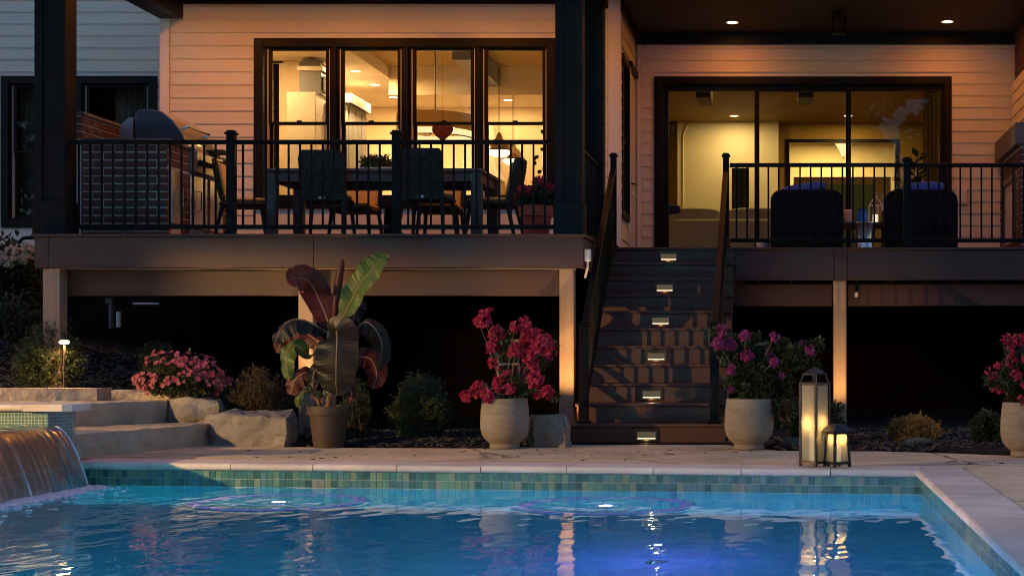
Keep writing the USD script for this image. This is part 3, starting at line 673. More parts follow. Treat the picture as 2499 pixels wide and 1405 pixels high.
for b in ((wy0, wy0 + .07, wz_0, wz_1), (wy1 - .07, wy1, wz_0, wz_1), (wy0 + .071, wy1 - .071, wz_1 - .09, wz_1), (wy0 + .071, wy1 - .071, wz_0, wz_0 + .09)):
    obj('casing', rbox(XR - .08, XR + .036, b[0], b[1], b[2], b[3]), 'dark_trim', rwn)
obj('sash', MB().box(XR - .05, XR - .01, wy0 + .071, wy1 - .071, 3.40, 3.44).box(XR - .05, XR - .01, wy0 + .071, wy0 + .10, wz_0 + .09, wz_1 - .09).box(XR - .05, XR - .01, wy1 - .10, wy1 - .071, wz_0 + .09, wz_1 - .09), 'dark_trim', rwn)
obj('pane', boxm(XR - .032, XR - .028, wy0 + .08, wy1 - .08, wz_0 + .09, wz_1 - .09), 'window_pane', rwn)
dr = obj('side_door', rbox(XR - .02, XR + .012, dy0 + .03, dy1 + .02, DECK + .01, dz1), 'white_trim', house)
for b in ((dy0 - .04, dy0 + .025), (dy1 + .025, dy1 + .08)): obj('casing', rbox(XR, XR + .03, b[0], b[1], DECK, dz1 + .05), 'white_trim', dr)
obj('casing', rbox(XR, XR + .05, dy0 - .06, dy1 + .09, dz1 + .051, dz1 + .13), 'dark_trim', dr)
for z0, z1 in ((DECK + .2, 2.85), (2.98, 4.2)):
    mb = MB(); mb.box(XR + .012, XR + .02, dy0 + .16, dy1 - .1, z0, z0 + .025); mb.box(XR + .012, XR + .02, dy0 + .16, dy1 - .1, z1 - .025, z1); mb.box(XR + .012, XR + .02, dy0 + .16, dy0 + .185, z0 + .025, z1 - .025); mb.box(XR + .012, XR + .02, dy1 - .125, dy1 - .1, z0 + .025, z1 - .025)
    obj('door_moulding', mb, 'white_trim', dr)
for z in (2.05, 2.95, 3.95): obj('hinge', rbox(XR + .0125, XR + .034, dy1 + .005, dy1 + .04, z, z + .13), 'black_metal', dr)
hy = dy0 + .1
obj('door_handle', MB().rbox(XR + .012, XR + .022, hy - .025, hy + .025, 2.86, 3.06).tube([(XR + .02, hy, 2.96), (XR + .07, hy, 2.96), (XR + .075, hy + .10, 2.955)], .009), 'black_metal', dr)
# walls above and behind, so that no sky shows through the rooms
obj('upper_wall', boxm(-16, 8, WR + .2, WR + .4, 7.0, 8.6), 'white_trim', house)
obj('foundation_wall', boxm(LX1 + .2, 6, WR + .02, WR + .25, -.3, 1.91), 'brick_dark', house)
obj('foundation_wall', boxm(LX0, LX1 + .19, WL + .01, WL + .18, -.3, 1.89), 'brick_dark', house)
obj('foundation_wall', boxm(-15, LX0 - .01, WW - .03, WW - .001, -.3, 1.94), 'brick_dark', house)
bm = MB(); r = np.random.default_rng(5)
for k in range(26):
    x = LX1 + .2 + (k % 2) * .105
    while x < 4.6:
        o = r.uniform(0, .004); bm.box(x, x + .2, WR - .012 - o, WR + .019, .05 + k * .0745, .05 + k * .0745 + .0645); x += .21
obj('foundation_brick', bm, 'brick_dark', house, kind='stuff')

# ------------------------------------------------------------------ porch roofs, beams and columns
pr = thing('porch_roof', 'dark timber porch roof over the left deck', 'porch roof', (-4.7, 17, 5))
for i in range(24):
    y0 = 15.2 + i * .154
    obj('ceiling_plank', boxm(-7.5, -1.95, y0 + .002, min(y0 + .152, WL - .05), 5.05, 5.075), 'soffit_wood', pr)
obj('roof_slab', boxm(-7.9, -1.86, 14.8, WL + .1, 5.18, 5.5), 'dark_trim', pr)
obj('front_beam', rbox(-7.44, -1.95, 15.42, 15.72, 4.72, 5.17), 'dark_trim', pr)
obj('side_beam', rbox(XP(391, WL), XP(450, WL), 15.73, WL - .035, ZP(47, WL), 5.17), 'dark_trim', pr)
pr2 = thing('porch_roof', 'dark plank porch ceiling over the right deck with two recessed lights', 'porch roof', (1.2, 19, 5))
for i in range(25):
    y0 = 17.2 + i * .149
    obj('ceiling_plank', boxm(XR + .05, 4.6, y0 + .0025, min(y0 + .1475, WR - .062), 5.0, 5.022), 'soffit_wood', pr2)
obj('roof_slab', boxm(-1.85, 5.2, 16.8, WR + .1, 5.14, 5.5), 'dark_trim', pr2)
obj('front_beam', rbox(-1.97, 4.7, 17.25, 17.5, 4.74, 5.13), 'dark_trim', pr2)

def column(label, x0, x1, y0, dpt, z1, cap=False):
    t = thing('porch_column', label, 'column', ((x0 + x1) / 2, y0, DECK), group='square dark porch columns')
    y1 = y0 + dpt
    obj('shaft', rbox(x0 + .02, x1 - .02, y0 + .02, y1 - .02, DECK + .001, z1), 'column_paint', t)
    for a, b in ((x0, x0 + .075), (x1 - .075, x1)):
        for c, d in ((y0, y0 + .019), (y1 - .019, y1)): obj('corner_trim', rbox(a, b, c, d, DECK + .33, z1), 'column_paint', t)
    for a, b in ((x0, x0 + .019), (x1 - .019, x1)):
        obj('side_trim', boxm(a, b, y0 + .0195, y1 - .0195, DECK + .33, z1), 'column_paint', t)
    obj('plinth', rbox(x0 - .016, x1 + .016, y0 - .016, y1 + .016, DECK + .002, DECK + .329, b=.008), 'column_paint', t)
    if cap: obj('capital', rbox(x0 - .03, x1 + .03, y0 - .03, y1 + .03, 4.66, z1 - .001, b=.01), 'column_paint', t)
column('dark square porch column at the left front corner of the left deck', XP(88, 15.5), XP(163, 15.5), 15.46, .26, 4.72)
column('dark square porch column at the right front corner of the left deck', XP(1356, 15.5), XP(1421, 15.5), 15.46, .26, 4.72)
column('dark square porch column half hidden behind the front column beside the stairs', XP(1419, 17.5), XP(1472, 17.5), 17.5, .22, 4.76, True)

# ------------------------------------------------------------------ decks
def deck(label, x0, x1, y0, y1, joints, rimh, posts, beam_spans, label_x):
    t = thing('deck', label, 'deck', ((x0 + x1) / 2, y0, 0))
    y = y0 - .028; n = 0
    while y < y1 - .02:
        yb = min(y + .138, y1 - .024)
        obj('deck_plank', rbox(x0 - .022, x1 + .022, y, yb, DECK - .026, DECK, b=.003), 'deck_board', t); y += .142
    xs_ = [x0] + joints + [x1]
    for a, b in zip(xs_[:-1], xs_[1:]):
        obj('rim_board', rbox(a + .002, b - .002, y0, y0 + .04, DECK - .028 - rimh, DECK - .028, b=.003), 'deck_board', t)
    obj('side_board', rbox(x0, x0 + .04, y0 + .041, y1 - .05, DECK - .028 - rimh, DECK - .028), 'deck_board', t)
    obj('side_board', rbox(x1 - .04, x1, y0 + .041, y1 - .05, DECK - .028 - rimh, DECK - .028), 'deck_board', t)
    for k in range(int((x1 - x0) / .41)):
        xx_ = x0 + .2 + k * .41
        obj('joist', boxm(xx_, xx_ + .038, y0 + .05, y1 - .06, DECK - .29, DECK - .03), 'deck_board', t)
    zb = DECK - .0285 - rimh
    for (a, b, z0, z1, yy_) in beam_spans:
        obj('beam', rbox(a, b, yy_, yy_ + .13, z0, z1), 'deck_board', t)
    for (a, b, yy_) in posts:
        obj('post', rbox(a, b, yy_, yy_ + (b - a), -.3, zb + .02 if False else zb, b=.008), 'post_wood', t)
    return t
dl = deck('brown composite left deck on timber posts', -7.23, -1.93, YL, WL - .02, [XP(118, YL), XP(765, YL)], ZP(577, YL) - ZP(652, YL),
     [(XP(112, 15.47), XP(154, 15.47), 15.40), (XP(733, 15.47), XP(769, 15.47), 15.40), (XP(1367, 15.47), XP(1403, 15.47), 15.40)],
     [(XP(157, 15.6), XP(730, 15.6), ZP(722, 15.6), 1.645, 15.57), (XP(772, 15.6), XP(1366, 15.6), ZP(722, 15.6), 1.645, 15.57)], 0)
obj('cable', tube([(x, YL + .012, DECK - .028 - (ZP(577, YL) - ZP(652, YL)) - .006 - .008 * abs(math.sin(x * 2.3))) for x in np.linspace(-7.1, -2.0, 60)], .004, 5), 'post_wood', dl)
dr_ = deck('brown composite right deck beside the stairs', -.53, 4.6, YR, WR - .02, [XP(2035, YR), XP(2068, YR)], ZP(610, YR) - ZP(683, YR),
     [(XP(2033, 17.48), XP(2065, 17.48), 17.42), (3.5, 3.64, 17.42)],
     [(XP(1790, 17.6), XP(2030, 17.6), ZP(746, 17.6), 1.585, 17.57), (XP(2068, 17.6), 3.45, ZP(746, 17.6), 1.585, 17.57)], 0)
# landing between the decks, at the head of the stairs
t = thing('deck_landing', 'deck landing at the head of the stairs', 'landing', (-1.2, YR, 0))
y = YR + .035
while y < WR - .05:
    obj('deck_plank', rbox(-1.905, -.556, y, min(y + .138, WR - .03), DECK - .026, DECK, b=.003), 'deck_board', t); y += .142
obj('support_frame', MB().box(-1.9, -1.86, YR + .06, WR - .05, 1.6, 1.945).box(-.6, -.56, YR + .06, WR - .05, 1.6, 1.945), 'deck_board', t)
t = thing('outlet_box', 'small white outlet box on the right end of the left deck rim', 'outlet', (-1.9, 15.3, 1.7))
obj('cover', rbox(-1.925, -1.865, YL + .03, YL + .10, ZP(637, YL), ZP(607, YL), b=.008), 'pvc', t)
obj('conduit', tube([(-1.895, YL + .06, ZP(637, YL)), (-1.895, YL + .06, 1.66), (-1.93, YL + .12, 1.56)], .012), 'pvc', t)
t = thing('hold_down_bracket', 'small metal bracket under the right deck rim beside the post', 'bracket', (.78, YR, 1.4))
obj('strap', rbox(XP(2086, 17.5), XP(2094, 17.5), 17.52, 17.565, ZP(712, 17.5), ZP(683, 17.5)), 'black_metal', t)
obj('tag', rbox(XP(2086, 17.5), XP(2094, 17.5), 17.515, 17.519, ZP(725, 17.5), ZP(713, 17.5)), 'pvc', t)

# ------------------------------------------------------------------ stairs
RI, RUN, SY, SX0, SX1 = DECK / 11, .28, 14.57, -1.93, -.535
st = thing('deck_stairs', 'brown composite staircase of eleven risers up to the landing', 'stairs', (-1.23, SY, 0))
for i in range(11):
    y = SY + RUN * i
    wl = -1.951 if i == 0 else SX0
    obj('riser', rbox(wl, SX1, y, y + .022, RI * i + (.012 if i == 0 else .001), RI * (i + 1) - .0275, b=.002), 'stair_board', st)
    if i < 10:
        obj('tread', rbox(wl - .012, SX1 + .018, y - .026, y + RUN - .001, RI * (i + 1) - .027, RI * (i + 1), b=.005), 'stair_board', st)
    else:
        obj('tread', rbox(wl - .012, SX1 + .018, y - .026, y + .034, DECK - .027, DECK + .0005, b=.005), 'stair_board', st)
for x0, x1 in ((SX0 + .004, SX0 + .04), (SX1 - .04, SX1 - .004)):
    prof = [(SY + .03, 0.0)]
    for i in range(10): prof += [(SY + .025 + RUN * i, RI * (i + 1) - .03), (SY + RUN * (i + 1) + .02, RI * (i + 1) - .03)]
    prof += [(SY + RUN * 10 + .04, 1.6), (SY + RUN * 2.2, 0)]
    obj('stringer', prism(prof, 'x', x0, x1), 'stair_board', st)
ords = ['in the lowest riser of the deck stairs', 'in the third riser from the bottom of the stairs', 'in the fifth riser from the bottom of the stairs', 'in the fifth riser from the top of the stairs', 'in the third riser from the top of the stairs', 'in the topmost riser of the deck stairs']
for j in range(6):
    i = 2 * j; y = SY + RUN * i - .001; xc = -1.255; zc = RI * i + RI * .46
    t = thing('step_light', 'bronze louvred step light ' + ords[j], 'step light', (xc, y, zc), group='step lights in the deck stairs')
    fr = MB(); w, h = .108, .062
    fr.rbox(xc - w, xc + w, y - .012, y, zc + h - .02, zc + h, b=.003); fr.rbox(xc - w, xc + w, y - .012, y, zc - h, zc - h + .022, b=.003)
    fr.box(xc - w, xc - w + .024, y - .0115, y - .0005, zc - h + .022, zc + h - .02); fr.box(xc + w - .024, xc + w, y - .0115, y - .0005, zc - h + .022, zc + h - .02)
    obj('frame', fr, 'bronze', t)
    obj('back_plate', boxm(xc - w + .024, xc + w - .024, y - .003, y - .0008, zc - h + .022, zc + h - .02), 'step_plate', t)
    obj('lens', boxm(xc - w + .026, xc + w - .026, y - .008, y - .0035, zc - h + .0225, zc - h + .034), 'step_glow', t)
    obj('hood', rbox(xc - w + .025, xc + w - .025, y - .013, y - .004, zc + h - .036, zc + h - .0205, b=.002), 'bronze', t)
    disk_light(t, (xc, y - .016, zc - h + .02), .02, LP['step'], (1, .62, .3), (0, -.5, -1))

# ------------------------------------------------------------------ railings
def newel(t, x, y, z0, h, half=.041, skirt=True):
    p = obj('post', rbox(x - half, x + half, y - half, y + half, z0 + .002, z0 + h, b=.006), 'black_metal', t)
    c = MB(); c.rbox(x - half - .014, x + half + .014, y - half - .014, y + half + .014, z0 + h + .001, z0 + h + .024, b=.006); c.rbox(x - half - .002, x + half + .002, y - half - .002, y + half + .002, z0 + h + .0241, z0 + h + .045, b=.014)
    obj('post_cap', c, 'black_metal', p)
    if skirt: obj('post_skirt', rbox(x - half - .022, x + half + .022, y - half - .022, y + half + .022, z0 + .001, z0 + .028, b=.008), 'black_metal', p)
def level_rail(t, a, b, first, pitch, top=.935, bot=.085):
    a, b = np.asarray(a, float), np.asarray(b, float); d = (b - a) / np.linalg.norm(b - a); L = np.linalg.norm(b - a); nn = np.array([-d[1], d[0]])
    def bar(s0, s1, w, z0, z1, bev):
        v, f = rbox(s0, s1, -w, w, z0, z1, b=bev); return np.concatenate([a + v[:, :1] * d + v[:, 1:2] * nn, v[:, 2:]], 1), f
    obj('top_rail', bar(0, L, .029, DECK + top - .042, DECK + top, .009), 'black_metal', t)
    obj('bottom_rail', bar(0, L, .02, DECK + bot - .02, DECK + bot + .022, .006), 'black_metal', t)
    s = first
    while s < L - .03:
        obj('baluster', bar(s - .0095, s + .0095, .0095, DECK + bot + .0222, DECK + top - .0422, .002), 'black_metal', t); s += pitch
RYL = 15.56
rl = thing('deck_railing', 'black metal railing along the front of the left deck', 'railing', (-4.6, RYL, DECK))
px_posts = [XP(565, RYL), XP(968, RYL)]
xa, xb = XP(163, 15.5) + .02, XP(1356, 15.5) - .02
segs = [(xa, px_posts[0] - .041), (px_posts[0] + .041, px_posts[1] - .041), (px_posts[1] + .041, xb)]
for a, b in segs: level_rail(rl, (a, RYL), (b, RYL), .072, .1115)
for x in px_posts: newel(rl, x, RYL, DECK, .985)
rl2 = thing('deck_railing', 'short black railing from the front column back towards the house beside the stairs', 'railing', (-2.0, 16.6, DECK))
level_rail(rl2, (-2.06, 15.73), (-2.06, 17.49), .08, .1115)
RYR = 17.5
rr = thing('deck_railing', 'black metal railing along the front of the right deck', 'railing', (1.5, RYR, DECK))
pp = [XP(1771.5, RYR), XP(2214, RYR), 3.36]
for x0, x1 in zip(pp[:-1], pp[1:]): level_rail(rr, (x0 + .042, RYR), (x1 - .042, RYR), .075, .1165)
level_rail(rr, (pp[2] + .042, RYR), (4.5, RYR), .075, .1165)
for x in pp[1:]: newel(rr, x, RYR, DECK, .955)
def stair_rail(label, xb_, xt_):
    t = thing('stair_railing', label, 'railing', (xb_, SY + .15, RI), group='railings of the deck stairs')
    y0, y1 = SY + .13, YR + .11
    newel(t, xb_, y0, RI, .90); newel(t, xt_, y1, DECK, 1.0, half=.033)
    slope = (DECK - RI) / (y1 - y0)
    def sbar(off, hw, hh):
        P0, P1 = np.array([xb_, y0 + .04, RI + off + slope * .04]), np.array([xt_, y1 - .034, DECK + off - slope * .034])
        v = [];
        for p in (P0, P1):
            for dx, dz in ((-hw, -hh), (hw, -hh), (hw, hh), (-hw, hh)): v.append(p + [dx, 0, dz])
        return np.array(v), np.array([[0, 1, 2, 3], [7, 6, 5, 4], [0, 4, 5, 1], [1, 5, 6, 2], [2, 6, 7, 3], [3, 7, 4, 0]])
    obj('top_rail', sbar(.88, .029, .028), 'black_metal', t); obj('bottom_rail', sbar(.14, .02, .026), 'black_metal', t)
    n = int((y1 - y0) / .112)
    for k in range(1, n):
        y = y0 + k * (y1 - y0) / n; zb = RI + slope * (y - y0); x = xb_ + (xt_ - xb_) * (y - y0) / (y1 - y0)
        obj('baluster', boxm(x - .0095, x + .0095, y - .0095, y + .0095, zb + .16, zb + .86), 'black_metal', t)
stair_rail('black stair railing on the left side of the staircase', -1.845, -1.868)
stair_rail('black stair railing on the right side of the staircase', -.637, -.632)

# ------------------------------------------------------------------ outdoor fireplace at the right edge
fp = thing('outdoor_fireplace', 'brick outdoor fireplace with a stone mantel at the right end of the deck', 'fireplace', (3.6, 20, DECK))
def bricks(parent, face, u0, u1, z0, z1, seed, mat='brick', course=.0765, length=.206, hole=None, backing=True, gap=.013):
    """running-bond bricks; face(u, d, z) -> point"""
    r = np.random.default_rng(seed); k = 0; z = z0
    while z < z1 - .02:
        zt = min(z + course - gap, z1)
        u = u0 - (length / 2 if k % 2 else 0)
        while u < u1 - .01:
            a, b = max(u, u0), min(u + length - gap, u1)
            if b - a > .02 and not (hole and a < hole[1] and b > hole[0] and z < hole[3] and zt > hole[2]):
                o = .010 + r.uniform(-.002, .004); j = r.normal(0, .0012, 4)
                v = np.array([face(a, 0, z), face(b, 0, z), face(b, 0, zt), face(a, 0, zt), face(a + .002, o + j[0], z + .002), face(b - .002, o + j[1], z + .002), face(b - .002, o + j[2], zt - .002), face(a + .002, o + j[3], zt - .002)])
                obj('brick', (v, np.array([[4, 5, 6, 7], [0, 1, 5, 4], [1, 2, 6, 5], [2, 3, 7, 6], [3, 0, 4, 7]])), mat, parent)
            u += length
        z += course; k += 1
FX = 2.85
core = obj('body', boxm(FX, 4.4, 19.05, WR - .06, DECK, ZP(298, 19.0) - .26), 'mortar', fp)
hole = (19.45, 20.5, DECK + .25, DECK + 1.05)
bricks(core, lambda u, d, z: (FX - d, u, z), 19.05, WR - .07, DECK + .002, 3.29, 31, hole=hole)
bricks(core, lambda u, d, z: (u, 19.05 - d, z), FX, 4.4, DECK + .002, 3.29, 32)
obj('firebox_surround', MB().box(FX - .03, FX + .01, 19.44, 19.52, DECK + .25, DECK + 1.05).box(FX - .03, FX + .01, 20.43, 20.51, DECK + .25, DECK + 1.05).box(FX - .03, FX + .01, 19.521, 20.429, DECK + .97, DECK + 1.05), 'bronze', fp)
obj('mantel', rbox(2.765, 4.5, 18.97, WR - .065, 3.305, ZP(298, 18.97), b=.012), 'dark_stone', fp)
ch = obj('chimney_breast', boxm(3.0, 4.4, 19.6, WR - .066, ZP(298, 18.97) + .002, 4.35), 'white_trim', fp)
siding(ch, 19.6, WR - .07, ZP(298, 18.97) + .004, 4.34, lambda u, d, z: (3.0 - d, u, z), [], ZP(177, WR), 9)
siding(ch, 3.0, 4.4, ZP(298, 18.97) + .004, 4.34, lambda u, d, z: (u, 19.6 - d, z), [], ZP(177, WR), 10)
up = obj('upper_breast', boxm(3.04, 4.4, 19.7, WR - .067, 4.352, 4.995), 'mortar', fp)
bricks(up, lambda u, d, z: (3.04 - d, u, z), 19.7, WR - .07, 4.354, 4.99, 33)
bricks(up, lambda u, d, z: (u, 19.7 - d, z), 3.04, 4.4, 4.354, 4.99, 34)
t = thing('wall_outlet', 'pale outlet cover on the siding at the right of the sliding door', 'outlet', (2.35, WR, 2.9))
obj('cover', rbox(XP(2334, WR), XP(2360, WR), WR - .05, WR - .022, ZP(500, WR), ZP(460, WR), b=.006), 'white_trim', t)
obj('lid', rbox(XP(2338, WR), XP(2356, WR), WR - .06, WR - .0505, ZP(495, WR), ZP(466, WR), b=.004), 'white_trim', t)

# ------------------------------------------------------------------ rooms behind the glass
def plane_box(name, b, mat): return obj(name, boxm(*b), mat, kind='structure')
KX0, KX1, KY0, KY1 = -7.25, -2.09, WL + .185, 26.2
plane_box('kitchen_floor', (KX0, KX1, KY0, KY1, DECK - .1, DECK), 'room_floor')
plane_box('kitchen_wall', (KX0 - .1, KX0, KY0, KY1, DECK - .1, 5.3), 'room_wall')
plane_box('kitchen_wall', (KX0, KX1, KY1, KY1 + .1, DECK - .1, 5.3), 'room_wall')
plane_box('kitchen_wall', (KX1, KX1 + .05, WR + .2, KY1, DECK - .1, 5.3), 'room_wall')
plane_box('kitchen_ceiling', (KX0, -5.8, KY0, KY1, 4.85, 5.2), 'room_ceiling')
plane_box('kitchen_ceiling', (-5.799, KX1, 23.4, KY1, 4.85, 5.2), 'room_ceiling')
plane_box('kitchen_ceiling', (-5.799, KX1, KY0, 23.399, 5.02, 5.2), 'tray_lit_yellow')
plane_box('kitchen_ceiling', (-5.799, KX1, 23.36, 23.398, 4.60, 5.019), 'room_wall')
plane_box('kitchen_wall', (KX0, -6.62, 21.95, 22.1, DECK, 4.849), 'room_wall')
cab = thing('kitchen_cabinets', 'cream kitchen cabinets along the left wall seen through the left window', 'cabinets', (-6.5, 22.5, DECK))
obj('tall_cabinet', rbox(XP(700, 21.5), -6.33, 21.5, 21.94, DECK + .1, ZP(225, 21.5)), 'cabinet_white', cab)
obj('tall_cabinet', rbox(-6.615, -6.31, 21.95, 22.72, DECK + .1, ZP(238, 21.5)), 'cabinet_white', cab)
for k in range(2):
    y = 21.99 + k * .37
    obj('cabinet_door', rbox(-6.308, -6.29, y, y + .34, 2.9, 4.22), 'cabinet_white', cab)
    obj('door_moulding', MB().box(-6.289, -6.28, y + .03, y + .05, 2.95, 4.17).box(-6.289, -6.28, y + .29, y + .31, 2.95, 4.17), 'cabinet_white', cab)
obj('upper_cabinet', rbox(-6.61, -6.31, 21.7, 22.5, 4.345, 4.66), 'cabinet_blue', cab)
obj('crown', rbox(-6.63, -6.28, 21.66, 22.54, 4.661, 4.72), 'cabinet_white', cab)
for k in range(2): obj('glass_front', boxm(-6.30, -6.295, 21.76 + k * .36, 22.04 + k * .36, 4.40, 4.61), 'drape_dark', cab)
th = np.linspace(0, math.pi, 14)
arch = [(-6.61 + .0, 4.721), (-6.31, 4.721)] + [(-6.46 + .15 * math.cos(a), 4.721 + .11 * math.sin(a)) for a in th[1:-1]]
obj('arched_top', prism(arch, 'y', 21.68, 22.2), 'table_wood', cab)
bc = thing('kitchen_cabinets', 'grey blue kitchen cabinets farther back with a deep crown, second window from the left', 'cabinets', (-6.5, 23.6, DECK))
obj('upper_cabinet', rbox(-6.7, -6.3, 23.0, 24.0, 3.35, 4.42), 'cabinet_blue', bc)
obj('crown', rbox(-6.72, -6.24, 22.95, 24.06, 4.421, 4.56), 'cabinet_blue', bc)
for k in range(3): obj('cabinet_door', rbox(-6.299, -6.28, 23.04 + k * .32, 23.32 + k * .32, 3.4, 4.36), 'cabinet_blue', bc)
obj('base_cabinet', rbox(-6.9, -6.25, 23.0, 25.6, DECK, 2.85), 'cabinet_white', bc)
obj('counter_top', rbox(-6.92, -6.2, 22.98, 25.62, 2.851, 2.89), 'dark_stone', bc)
rh = thing('range_hood', 'pale range hood over a dark oven on the kitchen back wall', 'range hood', (-4.6, 25.9, DECK))
obj('hood', prism([(-5.25, 3.6), (-4.55, 3.6), (-4.62, 3.75), (-4.75, 4.5), (-5.05, 4.5), (-5.18, 3.75)], 'y', 25.6, 26.15), 'cabinet_white', rh)
obj('oven', rbox(-5.25, -4.55, 25.55, 26.15, DECK, 2.95), 'grey_plastic', rh)
obj('rail', boxm(-5.3, -4.5, 25.5, 25.54, 3.2, 3.24), 'steel', rh)
isl = thing('kitchen_island', 'cream kitchen island with a pale top behind the outdoor table', 'kitchen island', (-4, 23.2, DECK))
obj('base', rbox(-4.9, -2.9, 22.7, 23.8, DECK, 2.84), 'cabinet_white', isl); obj('counter_top', rbox(-4.98, -2.82, 22.62, 23.88, 2.841, 2.89), 'coping', isl)
bk = thing('ceiling_beam', 'dark grey slanting beam below the kitchen ceiling, rightmost window', 'beam', (-4, 22, 4.6))
obj('beam', rbox(-4.42, -4.16, 21.2, 23.34, 4.72, 5.015), 'cabinet_blue', bk)

def recessed(label, x, y, z, power, col, r=.075, glow='bulb_warm'):
    t = thing('recessed_light', label, 'recessed light', (x, y, z), group=None)
    obj('trim_ring', lathe([(r, z + .004), (r + .022, z - .002), (r + .02, z - .006), (r - .004, z - .003), (r, z + .004)], (x, y, 0), 24), 'white_trim', t, smooth=30)
    obj('lens', lathe([(r - .002, z + .001), (r * .6, z - .004), (0, z - .006)], (x, y, 0), 24), glow, t)
    disk_light(t, (x, y, z - .012), r * .8, power, col)
KC = (1, .60, .25)
for lab, px, py in (('nearest the window of the left row in the kitchen ceiling', 868, 174), ('in the middle of the left row in the kitchen ceiling', 915, 207), ('farthest back of the left row in the kitchen ceiling', 960, 238)):
    Y = (4.85 - H) * F / (CY - py); recessed('small lit recessed light ' + lab, XP(px, Y), Y, 4.85, LP['kitchen'] * (.3 if py == 238 else 1.0), KC, glow='bulb_white')
Y = (4.85 - H) * F / (CY - 245); recessed('small lit recessed light above the pendant lamps in the kitchen ceiling', XP(1240, Y), Y, 4.85, LP['kitchen'] * .22, KC, glow='bulb_white')
recessed('lit recessed light at the left wall of the kitchen beside the window', -6.95, 20.9, 4.85, LP['kitchen'] * .28, KC)
# drum chandelier
c = np.array([XP(1062, 20.5), 20.5, 0]); R_ = .49
z0, z1 = ZP(338, 20.5), ZP(282, 20.5); zm_ = z0 + .085
t = thing('chandelier', 'large cream drum shade chandelier hanging on a thin rod behind the left window', 'chandelier', c + [0, 0, z0])
obj('shade', lathe([(R_, zm_ + .002), (R_, z1), (R_ - .006, z1), (R_ - .006, zm_ + .002), (R_, zm_ + .002)], c, 48), 'shade_cloth', t, smooth=30)
obj('lower_band', lathe([(R_ - .01, z0 + .008), (R_ - .01, zm_), (R_ - .016, zm_), (R_ - .016, z0 + .008), (R_ - .01, z0 + .008)], c, 48), 'shade_glow', t, smooth=30)
obj('rim', lathe([(R_, z0 - .004), (R_ + .004, z0 + .004), (R_, z0 + .007), (R_ - .02, z0 + .007), (R_ - .02, z0 - .004), (R_, z0 - .004)], c, 48), 'bronze', t, smooth=30)
obj('rod', tube([c + [0, 0, z1 - .05], c + [0, 0, 5.02]], .008), 'bronze', t)
sp_ = MB()
for k in range(3):
    a = k * 2.094 + .4; sp_.tube([c + [0, 0, z1 - .03], c + [R_ * .985 * math.cos(a), R_ * .985 * math.sin(a), z1 - .03]], .005, 5)
obj('spider', sp_, 'bronze', t)
for k in range(4):
    a = k * 1.571 + .5; b = c + [.25 * math.cos(a), .25 * math.sin(a), 0]
    o = obj('candle_arm', tube([c + [0, 0, z1 - .1], b + [0, 0, z0 + .07], b + [0, 0, z0 + .10]], .006, 6), 'bronze', t)
    obj('bulb', lathe([(0, z0 + .10), (.012, z0 + .11), (.018, z0 + .135), (.008, z0 + .16), (0, z0 + .165)], b, 12), 'bulb_white', o)
sphere_light(t, c + [0, 0, z0 + .13], .06, LP['chandelier'], KC)
def pendant(label, px, Y, z0, w):
    c = np.array([XP(px, Y), Y, 0]); r = w / 2
    t = thing('pendant_lamp', label, 'pendant lamp', c + [0, 0, z0])
    obj('glass_bowl', lathe([(0, z0)] + [(r * math.sin(a), z0 + r * .55 * (1 - math.cos(a))) for a in np.linspace(.2, 1.57, 8)], c, 28), 'bowl_glow', t, smooth=40)
    zt = z0 + r * .55
    obj('metal_dome', lathe([(r * 1.02, zt), (r * 1.03, zt + .02), (r * .9, zt + .07), (r * .55, zt + .14), (r * .3, zt + .17), (r * .22, zt + .22), (.02, zt + .25), (0, zt + .25)], c, 28), 'chrome', t, smooth=40)
    obj('ring', lathe([(r * 1.05, zt - .006), (r * 1.07, zt + .004), (r * 1.05, zt + .014), (r, zt + .014), (r, zt - .006), (r * 1.05, zt - .006)], c, 28), 'bronze', t, smooth=30)
    ch_ = MB(); z = zt + .25
    while z < 4.84:
        ch_.tube([c + [.008 * math.cos(a), .0, z + .018 + .02 * math.sin(a)] for a in np.linspace(0, 6.28, 7)], .003, 4, False)
        z += .034
    obj('chain', ch_, 'bronze', t)
    sphere_light(t, c + [0, 0, z0 - .04], .05, LP['pendant'], KC)
pendant('nearer chrome pendant lamp with a glowing white bowl and chain', 1218, 22.5, ZP(384, 22.5), .35)
pendant('farther chrome pendant lamp partly behind the right end chair', 1252, 23.7, ZP(404, 23.7), .325)
# heart in the window
t = thing('heart_ornament', 'red and white heart ornament hanging inside the window', 'ornament', P(1080, 340, 19.16))
a = np.linspace(0, 2 * math.pi, 40, endpoint=False)
hx, hz = 16 * np.sin(a) ** 3, 13 * np.cos(a) - 5 * np.cos(2 * a) - 2 * np.cos(3 * a) - np.cos(4 * a)
hc = P(1080, 322, 19.16); k = .0076
pts = [(hc[0] + u * k, hc[2] + .0 + w * k) for u, w in zip(hx, hz)]
obj('heart', prism(pts, 'y', 19.155, 19.165), 'heart_red', t)
obj('wire_rim', tube([(p[0], 19.16, p[1]) for p in pts + pts[:1]], .006, 6, False), 'bronze', t)
obj('thread', tube([(hc[0], 19.16, hc[2] + .05), (hc[0], 19.16, 4.4)], .0015, 4), 'bronze', t)

